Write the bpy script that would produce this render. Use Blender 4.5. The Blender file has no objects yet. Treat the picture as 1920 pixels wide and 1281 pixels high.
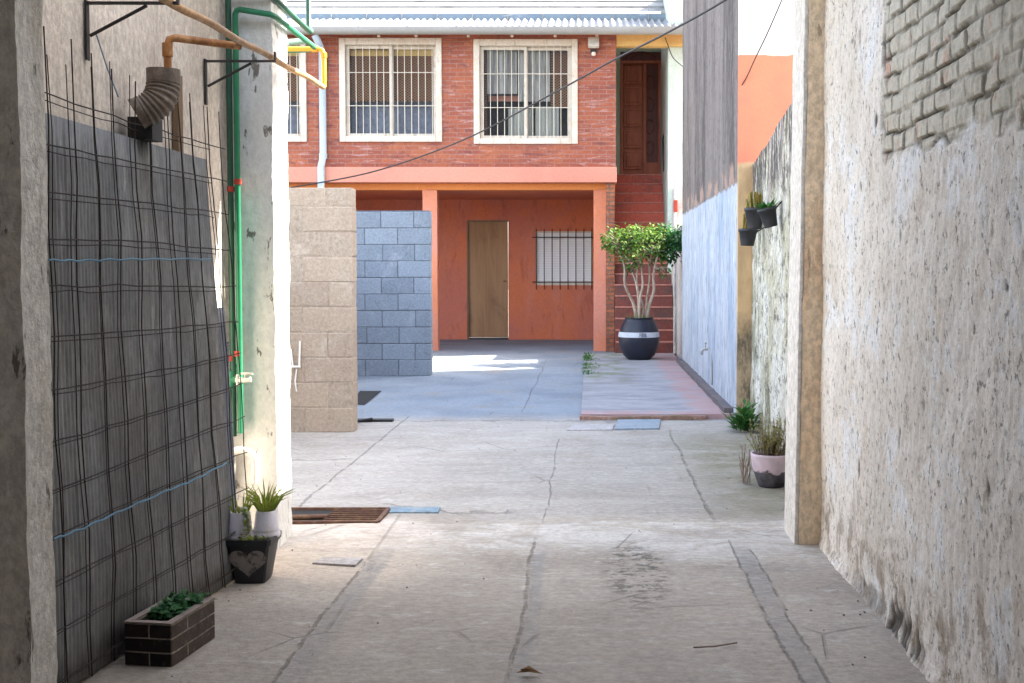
import bpy, math, random
from mathutils import Vector as V, noise as MN
R = math.radians
random.seed(7)
sc = bpy.context.scene
COL = sc.collection

# ------------------------------------------------------------------ camera geometry
F, CX, HY, CAMH, TH = 2200.0, 1106.0, 505.0, 1.3, R(2.5)
CY = HY + F * math.tan(TH)
def ray(px, py):
    u, v = (px - CX) / F, (CY - py) / F
    return V((u, math.cos(TH) + v * math.sin(TH), -math.sin(TH) + v * math.cos(TH)))
def wp(px, py, Y):
    d = ray(px, py); t = Y / d.y
    return V((d.x * t, Y, CAMH + d.z * t))
def wx(px, py, X):
    d = ray(px, py); t = X / d.x
    return V((X, d.y * t, CAMH + d.z * t))
def gp(px, py, z=0.0):
    d = ray(px, py); t = (z - CAMH) / d.z
    return V((d.x * t, d.y * t, z))

# ------------------------------------------------------------------ tagging / building helpers
OFF = {}
def tag(o, label=None, cat=None, group=None, kind=None):
    if label: o['label'] = label
    if cat: o['category'] = cat
    if group: o['group'] = group
    if kind: o['kind'] = kind
    return o
def empty(name, loc, label=None, cat=None, group=None):
    o = bpy.data.objects.new(name, None); COL.objects.link(o)
    o.location = loc; o.empty_display_size = .1
    OFF[o.name] = V(loc)
    return tag(o, label, cat, group)
def fn(v): return MN.noise(v)
class MB:
    def __init__(s): s.v = []; s.f = []; s.sm = []; s.att = {}
    def add(s, vs, fs, smooth=False):
        b = len(s.v); s.v += [tuple(x) for x in vs]
        for f in fs: s.f.append(tuple(b + i for i in f)); s.sm.append(smooth)
        return s
    def box(s, x0, x1, y0, y1, z0, z1):
        vs = [(x, y, z) for x in (x0, x1) for y in (y0, y1) for z in (z0, z1)]
        return s.add(vs, [(0, 1, 3, 2), (4, 6, 7, 5), (0, 4, 5, 1), (2, 3, 7, 6), (0, 2, 6, 4), (1, 5, 7, 3)])
    def obox(s, c, ax, ay, az):        # oriented box: centre and three half-axis vectors
        c, ax, ay, az = V(c), V(ax), V(ay), V(az)
        vs = [c + i * ax + j * ay + k * az for i in (-1, 1) for j in (-1, 1) for k in (-1, 1)]
        return s.add(vs, [(0, 1, 3, 2), (4, 6, 7, 5), (0, 4, 5, 1), (2, 3, 7, 6), (0, 2, 6, 4), (1, 5, 7, 3)])
    def quad(s, a, b, c, d): return s.add([a, b, c, d], [(0, 1, 2, 3)])
    def tube(s, pts, r, n=10, caps=True, smooth=True):
        pts = [V(p) for p in pts]; rs = r if isinstance(r, (list, tuple)) else [r] * len(pts)
        vs = []; ref = None
        for i, p in enumerate(pts):
            t = (pts[min(i + 1, len(pts) - 1)] - pts[max(i - 1, 0)]).normalized()
            if ref is None:
                ref = V((0, 0, 1)) if abs(t.z) < .9 else V((1, 0, 0))
                ref = (ref - t * ref.dot(t)).normalized()
            else:
                ref = (ref - t * ref.dot(t)).normalized()
            b = t.cross(ref)
            for k in range(n):
                a = 2 * math.pi * k / n
                vs.append(p + (ref * math.cos(a) + b * math.sin(a)) * rs[i])
        fs = []
        for i in range(len(pts) - 1):
            for k in range(n):
                k2 = (k + 1) % n
                fs.append((i * n + k, i * n + k2, (i + 1) * n + k2, (i + 1) * n + k))
        s.add(vs, fs, smooth)
        if caps:
            s.add(vs[:n], [tuple(range(n))[::-1]]); s.add(vs[-n:], [tuple(range(n))])
        return s
    def lathe(s, prof, c, n=32, smooth=True, square=0.0):
        c = V(c); vs = []
        for (r, z) in prof:
            for k in range(n):
                a = 2 * math.pi * (k + .5) / n
                ca, sa = math.cos(a), math.sin(a)
                q = 1.0
                if square:
                    m = max(abs(ca), abs(sa)); q = 1 + (1 / m - 1) * square
                vs.append(c + V((r * q * ca, r * q * sa, z)))
        fs = []
        for i in range(len(prof) - 1):
            for k in range(n):
                k2 = (k + 1) % n
                fs.append((i * n + k, i * n + k2, (i + 1) * n + k2, (i + 1) * n + k))
        return s.add(vs, fs, smooth)
    def disc(s, c, r, n=24):
        c = V(c)
        return s.add([c + V((r * math.cos(2 * math.pi * k / n), r * math.sin(2 * math.pi * k / n), 0)) for k in range(n)], [tuple(range(n))])
    def rbox(s, x0, x1, y0, y1, z0, z1, res=.05, amp=.006, sc_=5, top=None, skip='', lean=0.0):
        """box made of displaced grids, edges worn; top(x,y)-> height for a sloping top"""
        def P(x, y, z):
            if top: z = z0 + (z - z0) * (top(x, y) - z0) / (z1 - z0)
            p = V((x, y, z))
            w = V((fn(p * sc_), fn(p * sc_ + V((31, 7, 3))), fn(p * sc_ + V((5, 17, 43)))))
            w2 = V((fn(p * sc_ * 5), fn(p * sc_ * 5 + V((3, 77, 3))), 0))
            return p + w * amp + w2 * amp * .5 + V((lean * (z - z0), 0, 0))
        def grid(f, a0, a1, b0, b1):
            na = max(1, int(abs(a1 - a0) / res)); nb = max(1, int(abs(b1 - b0) / res))
            vs = [f(a0 + (a1 - a0) * i / na, b0 + (b1 - b0) * j / nb) for i in range(na + 1) for j in range(nb + 1)]
            s.add(vs, [(i * (nb + 1) + j, (i + 1) * (nb + 1) + j, (i + 1) * (nb + 1) + j + 1, i * (nb + 1) + j + 1) for i in range(na) for j in range(nb)])
        if 'f' not in skip: grid(lambda a, b: P(a, y0, b), x0, x1, z0, z1)
        if 'b' not in skip: grid(lambda a, b: P(x1 + x0 - a, y1, b), x0, x1, z0, z1)
        if 'l' not in skip: grid(lambda a, b: P(x0, y0 + y1 - a, b), y0, y1, z0, z1)
        if 'r' not in skip: grid(lambda a, b: P(x1, a, b), y0, y1, z0, z1)
        if 't' not in skip: grid(lambda a, b: P(a, b, z1), x0, x1, y0, y1)
        return s
    def wall(s, x0, x1, z0, z1, y0, y1, holes=()):
        """wall in the XZ plane between y0 (front) and y1 with rectangular holes (xa,xb,za,zb)"""
        xs = sorted({x0, x1, *[h[0] for h in holes], *[h[1] for h in holes]})
        zs = sorted({z0, z1, *[h[2] for h in holes], *[h[3] for h in holes]})
        xs = [x for x in xs if x0 <= x <= x1]; zs = [z for z in zs if z0 <= z <= z1]
        def solid(i, j):
            if i < 0 or j < 0 or i >= len(xs) - 1 or j >= len(zs) - 1: return False
            cx, cz = (xs[i] + xs[i + 1]) / 2, (zs[j] + zs[j + 1]) / 2
            return not any(h[0] < cx < h[1] and h[2] < cz < h[3] for h in holes)
        for i in range(len(xs) - 1):
            for j in range(len(zs) - 1):
                if not solid(i, j): continue
                a, b, c, d = xs[i], xs[i + 1], zs[j], zs[j + 1]
                s.quad((a, y0, c), (b, y0, c), (b, y0, d), (a, y0, d))
                s.quad((b, y1, c), (a, y1, c), (a, y1, d), (b, y1, d))
                if not solid(i - 1, j): s.quad((a, y1, c), (a, y0, c), (a, y0, d), (a, y1, d))
                if not solid(i + 1, j): s.quad((b, y0, c), (b, y1, c), (b, y1, d), (b, y0, d))
                if not solid(i, j - 1): s.quad((a, y0, c), (a, y1, c), (b, y1, c), (b, y0, c))
                if not solid(i, j + 1): s.quad((a, y0, d), (b, y0, d), (b, y1, d), (a, y1, d))
        return s
    def leaf(s, p, d, up, L, W, fold=.25):
        d = V(d).normalized(); side = d.cross(V(up))
        if side.length < 1e-3: side = d.cross(V((1, 0, 0)))
        side.normalize(); n = side.cross(d); p = V(p)
        a = p + d * L * .45
        return s.add([p, a + side * W + n * W * fold, p + d * L - n * L * .12, a - side * W + n * W * fold, a], [(0, 4, 1), (1, 4, 2), (0, 3, 4), (3, 2, 4)])
    def build(s, name, mat, parent=None, bevel=0, seg=2, off=None):
        o_ = V((0, 0, 0))
        if parent is not None: o_ = OFF[parent.name]
        if off is not None: o_ = V(off)
        me = bpy.data.meshes.new(name)
        me.from_pydata([(x - o_.x, y - o_.y, z - o_.z) for x, y, z in s.v], [], s.f)
        me.polygons.foreach_set('use_smooth', s.sm)
        for k, vals in s.att.items():
            a = me.attributes.new(k, 'FLOAT', 'POINT'); a.data.foreach_set('value', vals)
        me.materials.append(mat); me.update()
        o = bpy.data.objects.new(name, me); COL.objects.link(o)
        if parent is not None: o.parent = parent
        elif off is not None: o.location = o_
        OFF[o.name] = o_
        if bevel:
            b = o.modifiers.new('bevel', 'BEVEL'); b.width = bevel; b.segments = seg; b.limit_method = 'ANGLE'; b.angle_limit = R(40)
        return o

# ------------------------------------------------------------------ material helpers
class NT:
    def __init__(s, name, rough=.88, spec=.3, metal=0):
        s.m = bpy.data.materials.new(name); s.m.use_nodes = True
        s.t = s.m.node_tree; s.b = s.t.nodes['Principled BSDF']
        s.b.inputs['Roughness'].default_value = rough
        s.b.inputs['Specular IOR Level'].default_value = spec
        s.b.inputs['Metallic'].default_value = metal
        s._c = None; s._h = []
    def L(s, a, b): s.t.links.new(a, b)
    def nd(s, typ): return s.t.nodes.new(typ)
    def co(s):
        if s._c is None: s._c = s.nd('ShaderNodeTexCoord').outputs['Object']
        return s._c
    def mapped(s, stretch=(1, 1, 1), loc=(0, 0, 0), rot=(0, 0, 0)):
        m = s.nd('ShaderNodeMapping'); s.L(s.co(), m.inputs[0])
        m.inputs['Scale'].default_value = stretch; m.inputs['Location'].default_value = loc; m.inputs['Rotation'].default_value = rot
        return m.outputs[0]
    def noise(s, scale, stretch=(1, 1, 1), detail=6, rough=.6, dist=0, loc=(0, 0, 0)):
        n = s.nd('ShaderNodeTexNoise'); s.L(s.mapped(stretch, loc), n.inputs['Vector'])
        n.inputs['Scale'].default_value = scale; n.inputs['Detail'].default_value = detail
        n.inputs['Roughness'].default_value = rough; n.inputs['Distortion'].default_value = dist
        return n.outputs['Fac']
    def vor(s, scale, stretch=(1, 1, 1), feature='F1', out='Distance'):
        n = s.nd('ShaderNodeTexVoronoi'); s.L(s.mapped(stretch), n.inputs['Vector'])
        n.feature = feature; n.inputs['Scale'].default_value = scale
        return n.outputs[out]
    def ramp(s, fac, lo, hi, a=0., b=1.):
        n = s.nd('ShaderNodeMapRange'); n.interpolation_type = 'SMOOTHSTEP'
        s.L(fac, n.inputs[0]); n.inputs[1].default_value = lo; n.inputs[2].default_value = hi
        n.inputs[3].default_value = a; n.inputs[4].default_value = b
        return n.outputs[0]
    def val(s, sock, v):
        if isinstance(v, (int, float)): sock.default_value = v
        elif isinstance(v, (tuple, list)): sock.default_value = (*v[:3], 1)
        else: s.L(v, sock)
    def math(s, op, a, b=0., c=0.):
        n = s.nd('ShaderNodeMath'); n.operation = op
        s.val(n.inputs[0], a); s.val(n.inputs[1], b); s.val(n.inputs[2], c)
        return n.outputs[0]
    def mix(s, fac, a, b, blend='MIX'):
        n = s.nd('ShaderNodeMix'); n.data_type = 'RGBA'; n.blend_type = blend
        s.val(n.inputs[0], fac); s.val(n.inputs[6], a); s.val(n.inputs[7], b)
        return n.outputs[2]
    def sep(s):
        n = s.nd('ShaderNodeSeparateXYZ'); s.L(s.co(), n.inputs[0]); return n.outputs
    def attr(s, name):
        n = s.nd('ShaderNodeAttribute'); n.attribute_name = name; return n.outputs['Fac']
    def color(s, c): s.val(s.b.inputs['Base Color'], c); return s
    def hgt(s, h, w): s._h.append((h, w)); return s
    def grit(s, c, amt=.3, scale=38, st=(1, 1, .6)):
        g = s.ramp(s.noise(scale, st, 9, .78, 0, (13, 5, 2)), .36, .64, 1 - amt, 1 + amt * .35)
        cb = s.nd('ShaderNodeCombineColor')
        for i in range(3): s.L(g, cb.inputs[i])
        return s.mix(1.0, c, cb.outputs[0], 'MULTIPLY')
    def fin(s, strength=1., dist=.01):
        if s._h:
            tot = None
            for h, w in s._h:
                x = s.math('MULTIPLY', h, w); tot = x if tot is None else s.math('ADD', tot, x)
            b = s.nd('ShaderNodeBump'); b.inputs['Strength'].default_value = strength; b.inputs['Distance'].default_value = dist
            s.L(tot, b.inputs['Height']); s.L(b.outputs[0], s.b.inputs['Normal'])
        return s.m
def layered(name, base, layers, bump=((18, .6), (70, .4)), rough=.88, spec=.25, strength=.6, dist=.012, metal=0, grit=.3):
    """base colour plus noise-masked layers (scale, stretch, lo, hi, colour, opacity)"""
    t = NT(name, rough, spec, metal); c = base
    for i, l in enumerate(layers):
        sc_, st, lo, hi, col2, op = l[:6]
        m = t.ramp(t.noise(sc_, st, 7, .65, .2, (i * 3.7, i * 1.3, i * 2.1)), lo, hi, 0, op)
        if len(l) > 6:
            z0, z1 = l[6]; m = t.math('MULTIPLY', m, t.ramp(t.sep()[2], z0, z1))
        c = t.mix(m, c, col2)
    t.color(t.grit(c, grit))
    for b in bump: t.hgt(t.noise(b[0], b[2] if len(b) > 2 else (1, 1, 1)), b[1])
    return t.fin(strength, dist)
def simple(name, col, rough=.5, spec=.4, metal=0, var=.15, scale=12, bump=0):
    t = NT(name, rough, spec, metal)
    d = tuple(x * (1 - var * 2) for x in col)
    t.color(t.mix(t.ramp(t.noise(scale), .35, .7), col, d))
    if bump: t.hgt(t.noise(60), bump)
    return t.fin(.5, .005)
def bricks(name, c1, c2, mortar, bw, bh, ms, plane='xz', extra=(), bumpw=1., rough=.9, off=(0, 0), strength=.8, dist=.01, warp=.004, squash=1, wet=.0):
    t = NT(name, rough, .2)
    x = t.sep(); a = x[0] if plane[0] == 'x' else x[1]; z = x[2]
    cb = t.nd('ShaderNodeCombineXYZ')
    wn = t.math('MULTIPLY', t.math('SUBTRACT', t.noise(9), .5), warp * 2)
    wn2 = t.math('MULTIPLY', t.math('SUBTRACT', t.noise(7, loc=(4, 2, 9)), .5), warp * 2)
    t.L(t.math('ADD', t.math('ADD', a, off[0]), wn), cb.inputs[0]); t.L(t.math('ADD', t.math('ADD', z, off[1]), wn2), cb.inputs[1])
    b = t.nd('ShaderNodeTexBrick'); t.L(cb.outputs[0], b.inputs['Vector'])
    b.inputs['Scale'].default_value = 1; b.inputs['Brick Width'].default_value = bw; b.inputs['Row Height'].default_value = bh
    b.inputs['Mortar Size'].default_value = ms; b.inputs['Mortar Smooth'].default_value = .3; b.inputs['Bias'].default_value = 0
    b.inputs['Color1'].default_value = (*c1, 1); b.inputs['Color2'].default_value = (*c2, 1); b.inputs['Mortar'].default_value = (*mortar, 1)
    c = b.outputs['Color']
    for i, l in enumerate(extra):
        m = t.ramp(t.noise(l[0], l[1], 6, .65, .2, (i * 3.1, 1.7 * i, 5 * i)), l[2], l[3], 0, l[5])
        c = t.mix(m, c, l[4])
    t.color(t.grit(c, .2, 24, (1, 1, 1)))
    t.hgt(b.outputs['Fac'], -bumpw).hgt(t.noise(45), .35).hgt(t.noise(140), .2)
    return t.fin(strength, dist)
def glass_mat(name):
    m = bpy.data.materials.new(name); m.use_nodes = True; t = m.node_tree
    for n in list(t.nodes):
        if n.type == 'BSDF_PRINCIPLED': t.nodes.remove(n)
    g = t.nodes.new('ShaderNodeBsdfGlossy'); g.inputs['Roughness'].default_value = .02
    tr = t.nodes.new('ShaderNodeBsdfTransparent'); tr.inputs[0].default_value = (.85, .87, .87, 1)
    fr = t.nodes.new('ShaderNodeFresnel'); fr.inputs[0].default_value = 1.22
    mx = t.nodes.new('ShaderNodeMixShader')
    t.links.new(fr.outputs[0], mx.inputs[0]); t.links.new(tr.outputs[0], mx.inputs[1]); t.links.new(g.outputs[0], mx.inputs[2])
    t.links.new(mx.outputs[0], t.nodes['Material Output'].inputs[0])
    return m

VS = (1, 1, .12)     # vertical streaks
# --- plaster of the passage's right wall: peeling paint over old brick (mask attributes are real relief)
def right_wall_mat():
    t = NT('peeling_plaster', .92, .15)
    n = lambda sc_, k, d_=8, r_=.75, st=(1, 1, .8): t.noise(sc_, st, d_, r_, .2, (k * 3.1, k * 1.7, k * 2.3))
    c = t.mix(t.ramp(n(1.5, 1), .42, .6), (.88, .81, .72), (.76, .69, .60))
    c = t.mix(t.ramp(n(2.6, 2), .52, .58, 0, .75), c, (.88, .88, .87))
    c = t.mix(t.ramp(n(4.5, 3, 9), .55, .61, 0, .4), c, (.66, .55, .44))
    c = t.mix(t.ramp(n(14, 4, 9), .56, .61, 0, .5), c, (.50, .42, .33))
    c = t.mix(t.ramp(n(30, 5, 8), .57, .61, 0, .75), c, (.15, .125, .10))
    c = t.mix(t.ramp(n(62, 6, 5), .60, .66, 0, .6), c, (.14, .12, .10))
    low = t.ramp(t.math('ADD', t.sep()[2], t.math('MULTIPLY', n(3, 7), .9)), .62, .90, 1, 0)
    c = t.mix(t.math('MULTIPLY', low, t.ramp(n(8, 8), .46, .6, 0, .65)), c, (.27, .19, .115))
    bc = t.mix(t.ramp(n(7, 9), .56, .64), (.66, .61, .50), (.62, .38, .28))
    bc = t.mix(t.ramp(n(22, 10), .5, .64, 0, .7), bc, (.44, .39, .29))
    c = t.mix(t.attr('brick'), c, bc)
    c = t.mix(t.math('MULTIPLY', t.attr('joint'), .95), c, (.06, .05, .035))
    c = t.mix(t.attr('hole'), c, (.12, .105, .09))
    t.color(t.grit(c, .14, 45, (1, 1, 1))).hgt(n(26, 11), 1.).hgt(n(80, 12), .5)
    return t.fin(.7, .010)
def floor_mat():
    t = NT('driveway_concrete', .82, .25)
    x, y, z = t.sep()
    wob = t.math('MULTIPLY', t.math('SUBTRACT', t.noise(1.3, detail=3), .5), .07)
    wob2 = t.math('MULTIPLY', t.math('SUBTRACT', t.noise(11, detail=8, rough=.8), .5), .045)
    xw = t.math('ADD', t.math('ADD', x, wob), wob2)
    yw = t.math('ADD', y, t.math('MULTIPLY', t.math('SUBTRACT', t.noise(1.1, detail=6, rough=.65), .5), 1.0))
    c = t.mix(t.ramp(t.noise(.9, detail=7), .35, .65), (.43, .38, .32), (.325, .283, .235))
    c = t.mix(t.ramp(t.noise(3.5, (.6, 1.6, 1), 8, .7), .48, .68, 0, .5), c, (.27, .245, .22))
    c = t.mix(t.ramp(t.noise(5.5, (1, 2.4, 1), 8, .75, loc=(4, 4, 0)), .53, .64, 0, .65), c, (.54, .51, .47))
    # far floor: blue cast of skylight in shade put into the cement colour
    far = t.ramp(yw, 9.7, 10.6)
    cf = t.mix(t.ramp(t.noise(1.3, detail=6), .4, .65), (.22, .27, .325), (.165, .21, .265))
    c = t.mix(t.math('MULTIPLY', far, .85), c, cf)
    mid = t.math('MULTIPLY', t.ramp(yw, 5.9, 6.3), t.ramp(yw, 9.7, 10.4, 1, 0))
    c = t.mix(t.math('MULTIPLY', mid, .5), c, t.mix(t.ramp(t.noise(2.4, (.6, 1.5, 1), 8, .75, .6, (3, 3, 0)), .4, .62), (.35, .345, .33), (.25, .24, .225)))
    # pale cement band across the mouth of the passage
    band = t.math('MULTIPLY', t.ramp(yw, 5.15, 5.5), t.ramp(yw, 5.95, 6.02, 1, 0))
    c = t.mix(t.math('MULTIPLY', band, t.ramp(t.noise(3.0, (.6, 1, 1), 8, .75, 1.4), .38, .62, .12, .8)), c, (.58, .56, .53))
    warm = t.math('MULTIPLY', t.ramp(x, -.55, -1.05), t.math('MULTIPLY', t.ramp(yw, 4.3, 5.0), t.ramp(yw, 5.9, 6.1, 1, 0)))
    c = t.mix(t.math('MULTIPLY', warm, .5), c, (.56, .47, .39))
    # moss at the right beyond the pilaster
    moss = t.math('MULTIPLY', t.ramp(x, .45, .95), t.math('MULTIPLY', t.ramp(yw, 5.9, 6.3), t.ramp(yw, 9.6, 8.6)))
    c = t.mix(t.math('MULTIPLY', moss, t.ramp(t.noise(3, (1, 1.5, 1), 8, .7, loc=(1, 9, 0)), .36, .58, .3, .9)), c, (.19, .175, .115))
    # oil stain
    dx = t.math('DIVIDE', t.math('SUBTRACT', x, .20), .14); dy = t.math('DIVIDE', t.math('SUBTRACT', y, 4.95), .55)
    rr = t.math('ADD', t.math('MULTIPLY', dx, dx), t.math('MULTIPLY', dy, dy))
    oil = t.math('MULTIPLY', t.ramp(rr, .3, 1.6, 1, 0), t.ramp(t.noise(13, (1, 1.2, 1), 7, .75, loc=(2, 2, 0)), .47, .58))
    c = t.mix(t.math('MULTIPLY', oil, .85), c, (.07, .065, .055))
    # long joints and the smoother strips that border them
    crack = None
    for (x0, w, ya, yb) in ((-.26, .006, -9, 5.7), (-.24, .004, 5.9, 9), (.665, .0045, -9, 5.6), (.748, .0045, -9, 5.5), (.64, .008, 5.9, 9.5), (-1.0, .006, -9, 5.2), (-1.6, .007, 6.0, 10.4), (-.62, .005, 10.6, 17)):
        d = t.math('ABSOLUTE', t.math('SUBTRACT', xw, x0))
        l = t.math('MULTIPLY', t.ramp(d, w * .35, w * 1.5, 1, 0), t.math('MULTIPLY', t.ramp(y, ya, ya + .15), t.ramp(y, yb - .15, yb, 1, 0)))
        l = t.math('MULTIPLY', l, t.ramp(t.noise(7, detail=6, rough=.75, loc=(x0 * 9, 0, 0)), .42, .56, .08, 1))
        crack = l if crack is None else t.math('MAXIMUM', crack, l)
    for (y0, w, xa, xb) in ((10.02, .012, -2, 1.3), (8.05, .01, -3.5, -1.6), (6.35, .012, -1.2, -.35)):
        d = t.math('ABSOLUTE', t.math('SUBTRACT', t.math('ADD', yw, 0.), y0))
        l = t.math('MULTIPLY', t.ramp(d, w, w * 2.5, 1, 0), t.math('MULTIPLY', t.ramp(x, xa, xa + .1), t.ramp(x, xb - .1, xb, 1, 0)))
        crack = t.math('MAXIMUM', crack, l)
    strip = None
    for (xa, xb) in ((.66, .75), (-.245, -.19), (-.99, -.90)):
        l = t.math('MULTIPLY', t.math('MULTIPLY', t.ramp(xw, xa - .01, xa + .01), t.ramp(xw, xb - .02, xb + .01, 1, 0)), t.ramp(y, 5.2, 5.6, 1, 0))
        strip = l if strip is None else t.math('MAXIMUM', strip, l)
    c = t.mix(t.math('MULTIPLY', t.math('MULTIPLY', strip, t.ramp(t.noise(9, detail=6, rough=.75), .3, .62, .25, 1)), .8), c, (.265, .26, .25))
    c = t.mix(t.ramp(t.noise(1.6, (.8, .6, 1), 7, .7, .5, (9, 3, 0)), .52, .68, 0, .5), c, (.27, .235, .195))
    c = t.mix(t.ramp(t.noise(26, (.8, 1.2, 1), 7, .75, 0, (2, 9, 0)), .60, .68, 0, .55), c, (.16, .145, .125))
    c = t.mix(t.math('MULTIPLY', t.ramp(y, 5.3, 4.2), .35), c, (.42, .35, .285))
    # hairline cracks
    hc = t.vor(1.1, (1, 1, 1), 'DISTANCE_TO_EDGE')
    hair = t.math('MULTIPLY', t.ramp(hc, .003, .009, 1, 0), t.ramp(t.noise(1.1, detail=3, loc=(7, 3, 0)), .52, .6))
    c = t.mix(t.math('MULTIPLY', hair, .35), c, (.11, .10, .09))
    c = t.mix(t.math('MULTIPLY', crack, .42), c, (.13, .12, .11))
    t.color(t.grit(c, .22, 30, (.8, 1.2, 1)))
    t.hgt(crack, -1.0).hgt(t.noise(7, detail=8, rough=.65), .9).hgt(t.noise(60, detail=6, rough=.7), .5).hgt(hair, -.5).hgt(strip, -.25)
    return t.fin(.8, .014)

M = {}
M['right_wall'] = right_wall_mat()
M['floor'] = floor_mat()
M['soil_ground'] = layered('packed_ground', (.22, .20, .17), [(2, (1, 1, 1), .4, .7, (.15, .14, .11), .8)])
M['left_wall'] = layered('cream_render', (.74, .66, .57), [(1.2, VS, .45, .75, (.44, .36, .29), .7), (2.5, (1, 1, 1), .5, .7, (.62, .56, .48), .6), (30, (1, 1, .5), .66, .72, (.16, .13, .1), .7)])
M['pillar'] = layered('flaking_whitewash', (.80, .79, .75), [(1.5, VS, .45, .7, (.74, .72, .68), .7), (6, (1, 1, .3), .6, .68, (.58, .52, .45), .5), (19, (1, 1, .35), .60, .65, (.12, .1, .08), .85)], strength=.6, grit=.12)
M['post'] = layered('worn_post_render', (.66, .63, .57), [(2, VS, .45, .7, (.48, .43, .37), .8), (8, (1, 1, .25), .56, .64, (.55, .50, .42), .6), (18, (1, 1, .3), .61, .67, (.10, .08, .06), .85)], strength=.9)
M['pilaster'] = layered('ochre_stained_render', (.82, .64, .44), [(1.4, VS, .42, .68, (.70, .57, .40), .8), (3, (1, 1, .2), .55, .68, (.72, .45, .26), .7), (2.2, (1, 1, .4), .56, .66, (.56, .49, .33), .7), (12, (1, 1, .25), .6, .68, (.22, .16, .1), .7)], strength=.7)
M['pilaster_edge'] = layered('pale_lime_edge', (.72, .67, .60), [(3, VS, .5, .7, (.58, .47, .36), .7), (24, (1, 1, .4), .62, .68, (.2, .17, .13), .7)])  # left face coloured paler for the skylight falling on it
M['tall_wall'] = None
def tall_wall_mat():
    t = NT('stained_grey_render', .92, .15)
    x, y, z = t.sep()
    g = t.mix(t.ramp(t.noise(1.6, (1, 1, .1), 7, .7), .38, .66), (.215, .18, .162), (.085, .07, .064))
    g = t.mix(t.ramp(t.noise(16, (1, 1, .16), 8, .75), .48, .64, 0, .7), g, (.29, .25, .22))
    g = t.mix(t.ramp(t.noise(30, (1, 1, .4), 6, .7, loc=(3, 3, 3)), .54, .62, 0, .8), g, (.06, .053, .05))
    w = t.mix(t.ramp(t.noise(2.6, (1, 1, .3), 7, .7), .4, .65), (.46, .48, .51), (.31, .36, .43))
    w = t.mix(t.ramp(t.noise(20, (1, 1, .2), 8, .75, loc=(1, 5, 2)), .50, .60, 0, .8), w, (.19, .195, .215))
    w = t.mix(t.ramp(t.noise(5, (1, 1, .3), 6, .7, loc=(9, 5, 2)), .6, .68, 0, .5), w, (.72, .72, .72))
    zz = t.math('ADD', z, t.math('MULTIPLY', t.math('SUBTRACT', t.noise(5, (1, 1, .4), 6, .7), .5), .16))
    m = t.ramp(zz, 2.02, 2.045, 1, 0)
    br = t.math('MULTIPLY', t.ramp(zz, 2.02, 2.06), t.math('MULTIPLY', t.ramp(zz, 2.17, 2.25, 1, 0), t.ramp(t.noise(2.2, loc=(5, 1, 1)), .48, .58)))
    c = t.mix(m, g, w); c = t.mix(t.math('MULTIPLY', br, .7), c, (.42, .27, .20))
    t.color(c).hgt(t.noise(20, (1, 1, .4), 8, .7), .8).hgt(t.noise(80), .4)
    return t.fin(.8, .015)
M['tall_wall'] = tall_wall_mat()
def neighbour_front_mat():
    t = NT('orange_cream_render', .9, .2)
    x, y, z = t.sep()
    o = t.mix(t.ramp(t.noise(2.2, detail=6), .4, .7), (.58, .185, .105), (.49, .16, .10))
    cr = t.mix(t.ramp(t.noise(3, VS), .45, .7), (.66, .60, .53), (.56, .49, .42))
    och = t.mix(t.ramp(t.noise(4, (1, 1, .4)), .42, .6), (.56, .38, .20), (.42, .28, .15))
    och = t.mix(t.ramp(t.noise(9, (1, 1, .4), 8, .75, loc=(2, 2, 2)), .5, .6, 0, .8), och, (.13, .105, .075)) if False else och
    dk = t.mix(t.ramp(t.noise(9, (1, 1, .4), 8, .75), .4, .62), (.40, .30, .19), (.12, .095, .065))
    zz = t.math('ADD', z, t.math('MULTIPLY', t.math('SUBTRACT', t.noise(6), .5), .05))
    c = t.mix(t.ramp(zz, 3.08, 3.095), o, cr)
    c = t.mix(t.ramp(zz, 2.17, 2.2, 1, 0), c, och)
    zz2 = t.math('ADD', z, t.math('MULTIPLY', t.math('SUBTRACT', t.noise(3), .5), .9))
    c = t.mix(t.ramp(zz2, .75, .95, 1, 0), c, dk)
    t.color(c).hgt(t.noise(30), .5).hgt(t.noise(9), .4)
    return t.fin(.5, .012)
M['neighbour'] = neighbour_front_mat()
def low_wall_mat():
    t = NT('mouldy_whitewash', .92, .15)
    x, y, z = t.sep()
    c = t.mix(t.ramp(t.noise(3, (1, 1, .4), 7, .7), .4, .6), (.74, .70, .61), (.50, .45, .31))
    c = t.mix(t.ramp(t.noise(2.2, (1, 1, .35), 6, .7, .4, (3, 1, 1)), .5, .6, 0, .85), c, (.22, .21, .12))
    c = t.mix(t.ramp(t.noise(11, (1, .6, .8), 9, .78, 0, (1, 7, 1)), .52, .58, 0, .72), c, (.085, .075, .06))
    c = t.mix(t.ramp(t.noise(24, (1, 1, .6), 8, .78, 0, (1, 2, 9)), .55, .6, 0, .8), c, (.72, .70, .65))
    zz = t.math('ADD', z, t.math('MULTIPLY', t.math('SUBTRACT', t.noise(9, (1, 1, .12), 6, .7), .5), .9))
    top = t.math('MULTIPLY', t.ramp(zz, 1.75, 2.0), t.ramp(t.noise(14, (1, 1, .15), 6, .7, 0, (4, 4, 4)), .40, .56))
    c = t.mix(t.math('MULTIPLY', top, .92), c, (.085, .068, .068))
    c = t.mix(t.math('MULTIPLY', t.ramp(zz, 1.5, 1.8), t.ramp(t.noise(12, (1, 1, .1), 6, .7, 0, (9, 4, 4)), .55, .62, 0, .7)), c, (.45, .33, .31))
    t.color(t.grit(c, .35)).hgt(t.noise(26, (1, 1, .6), 8, .75), 1).hgt(t.noise(9), .6)
    return t.fin(.9, .02)
M['low_wall'] = low_wall_mat()
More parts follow.
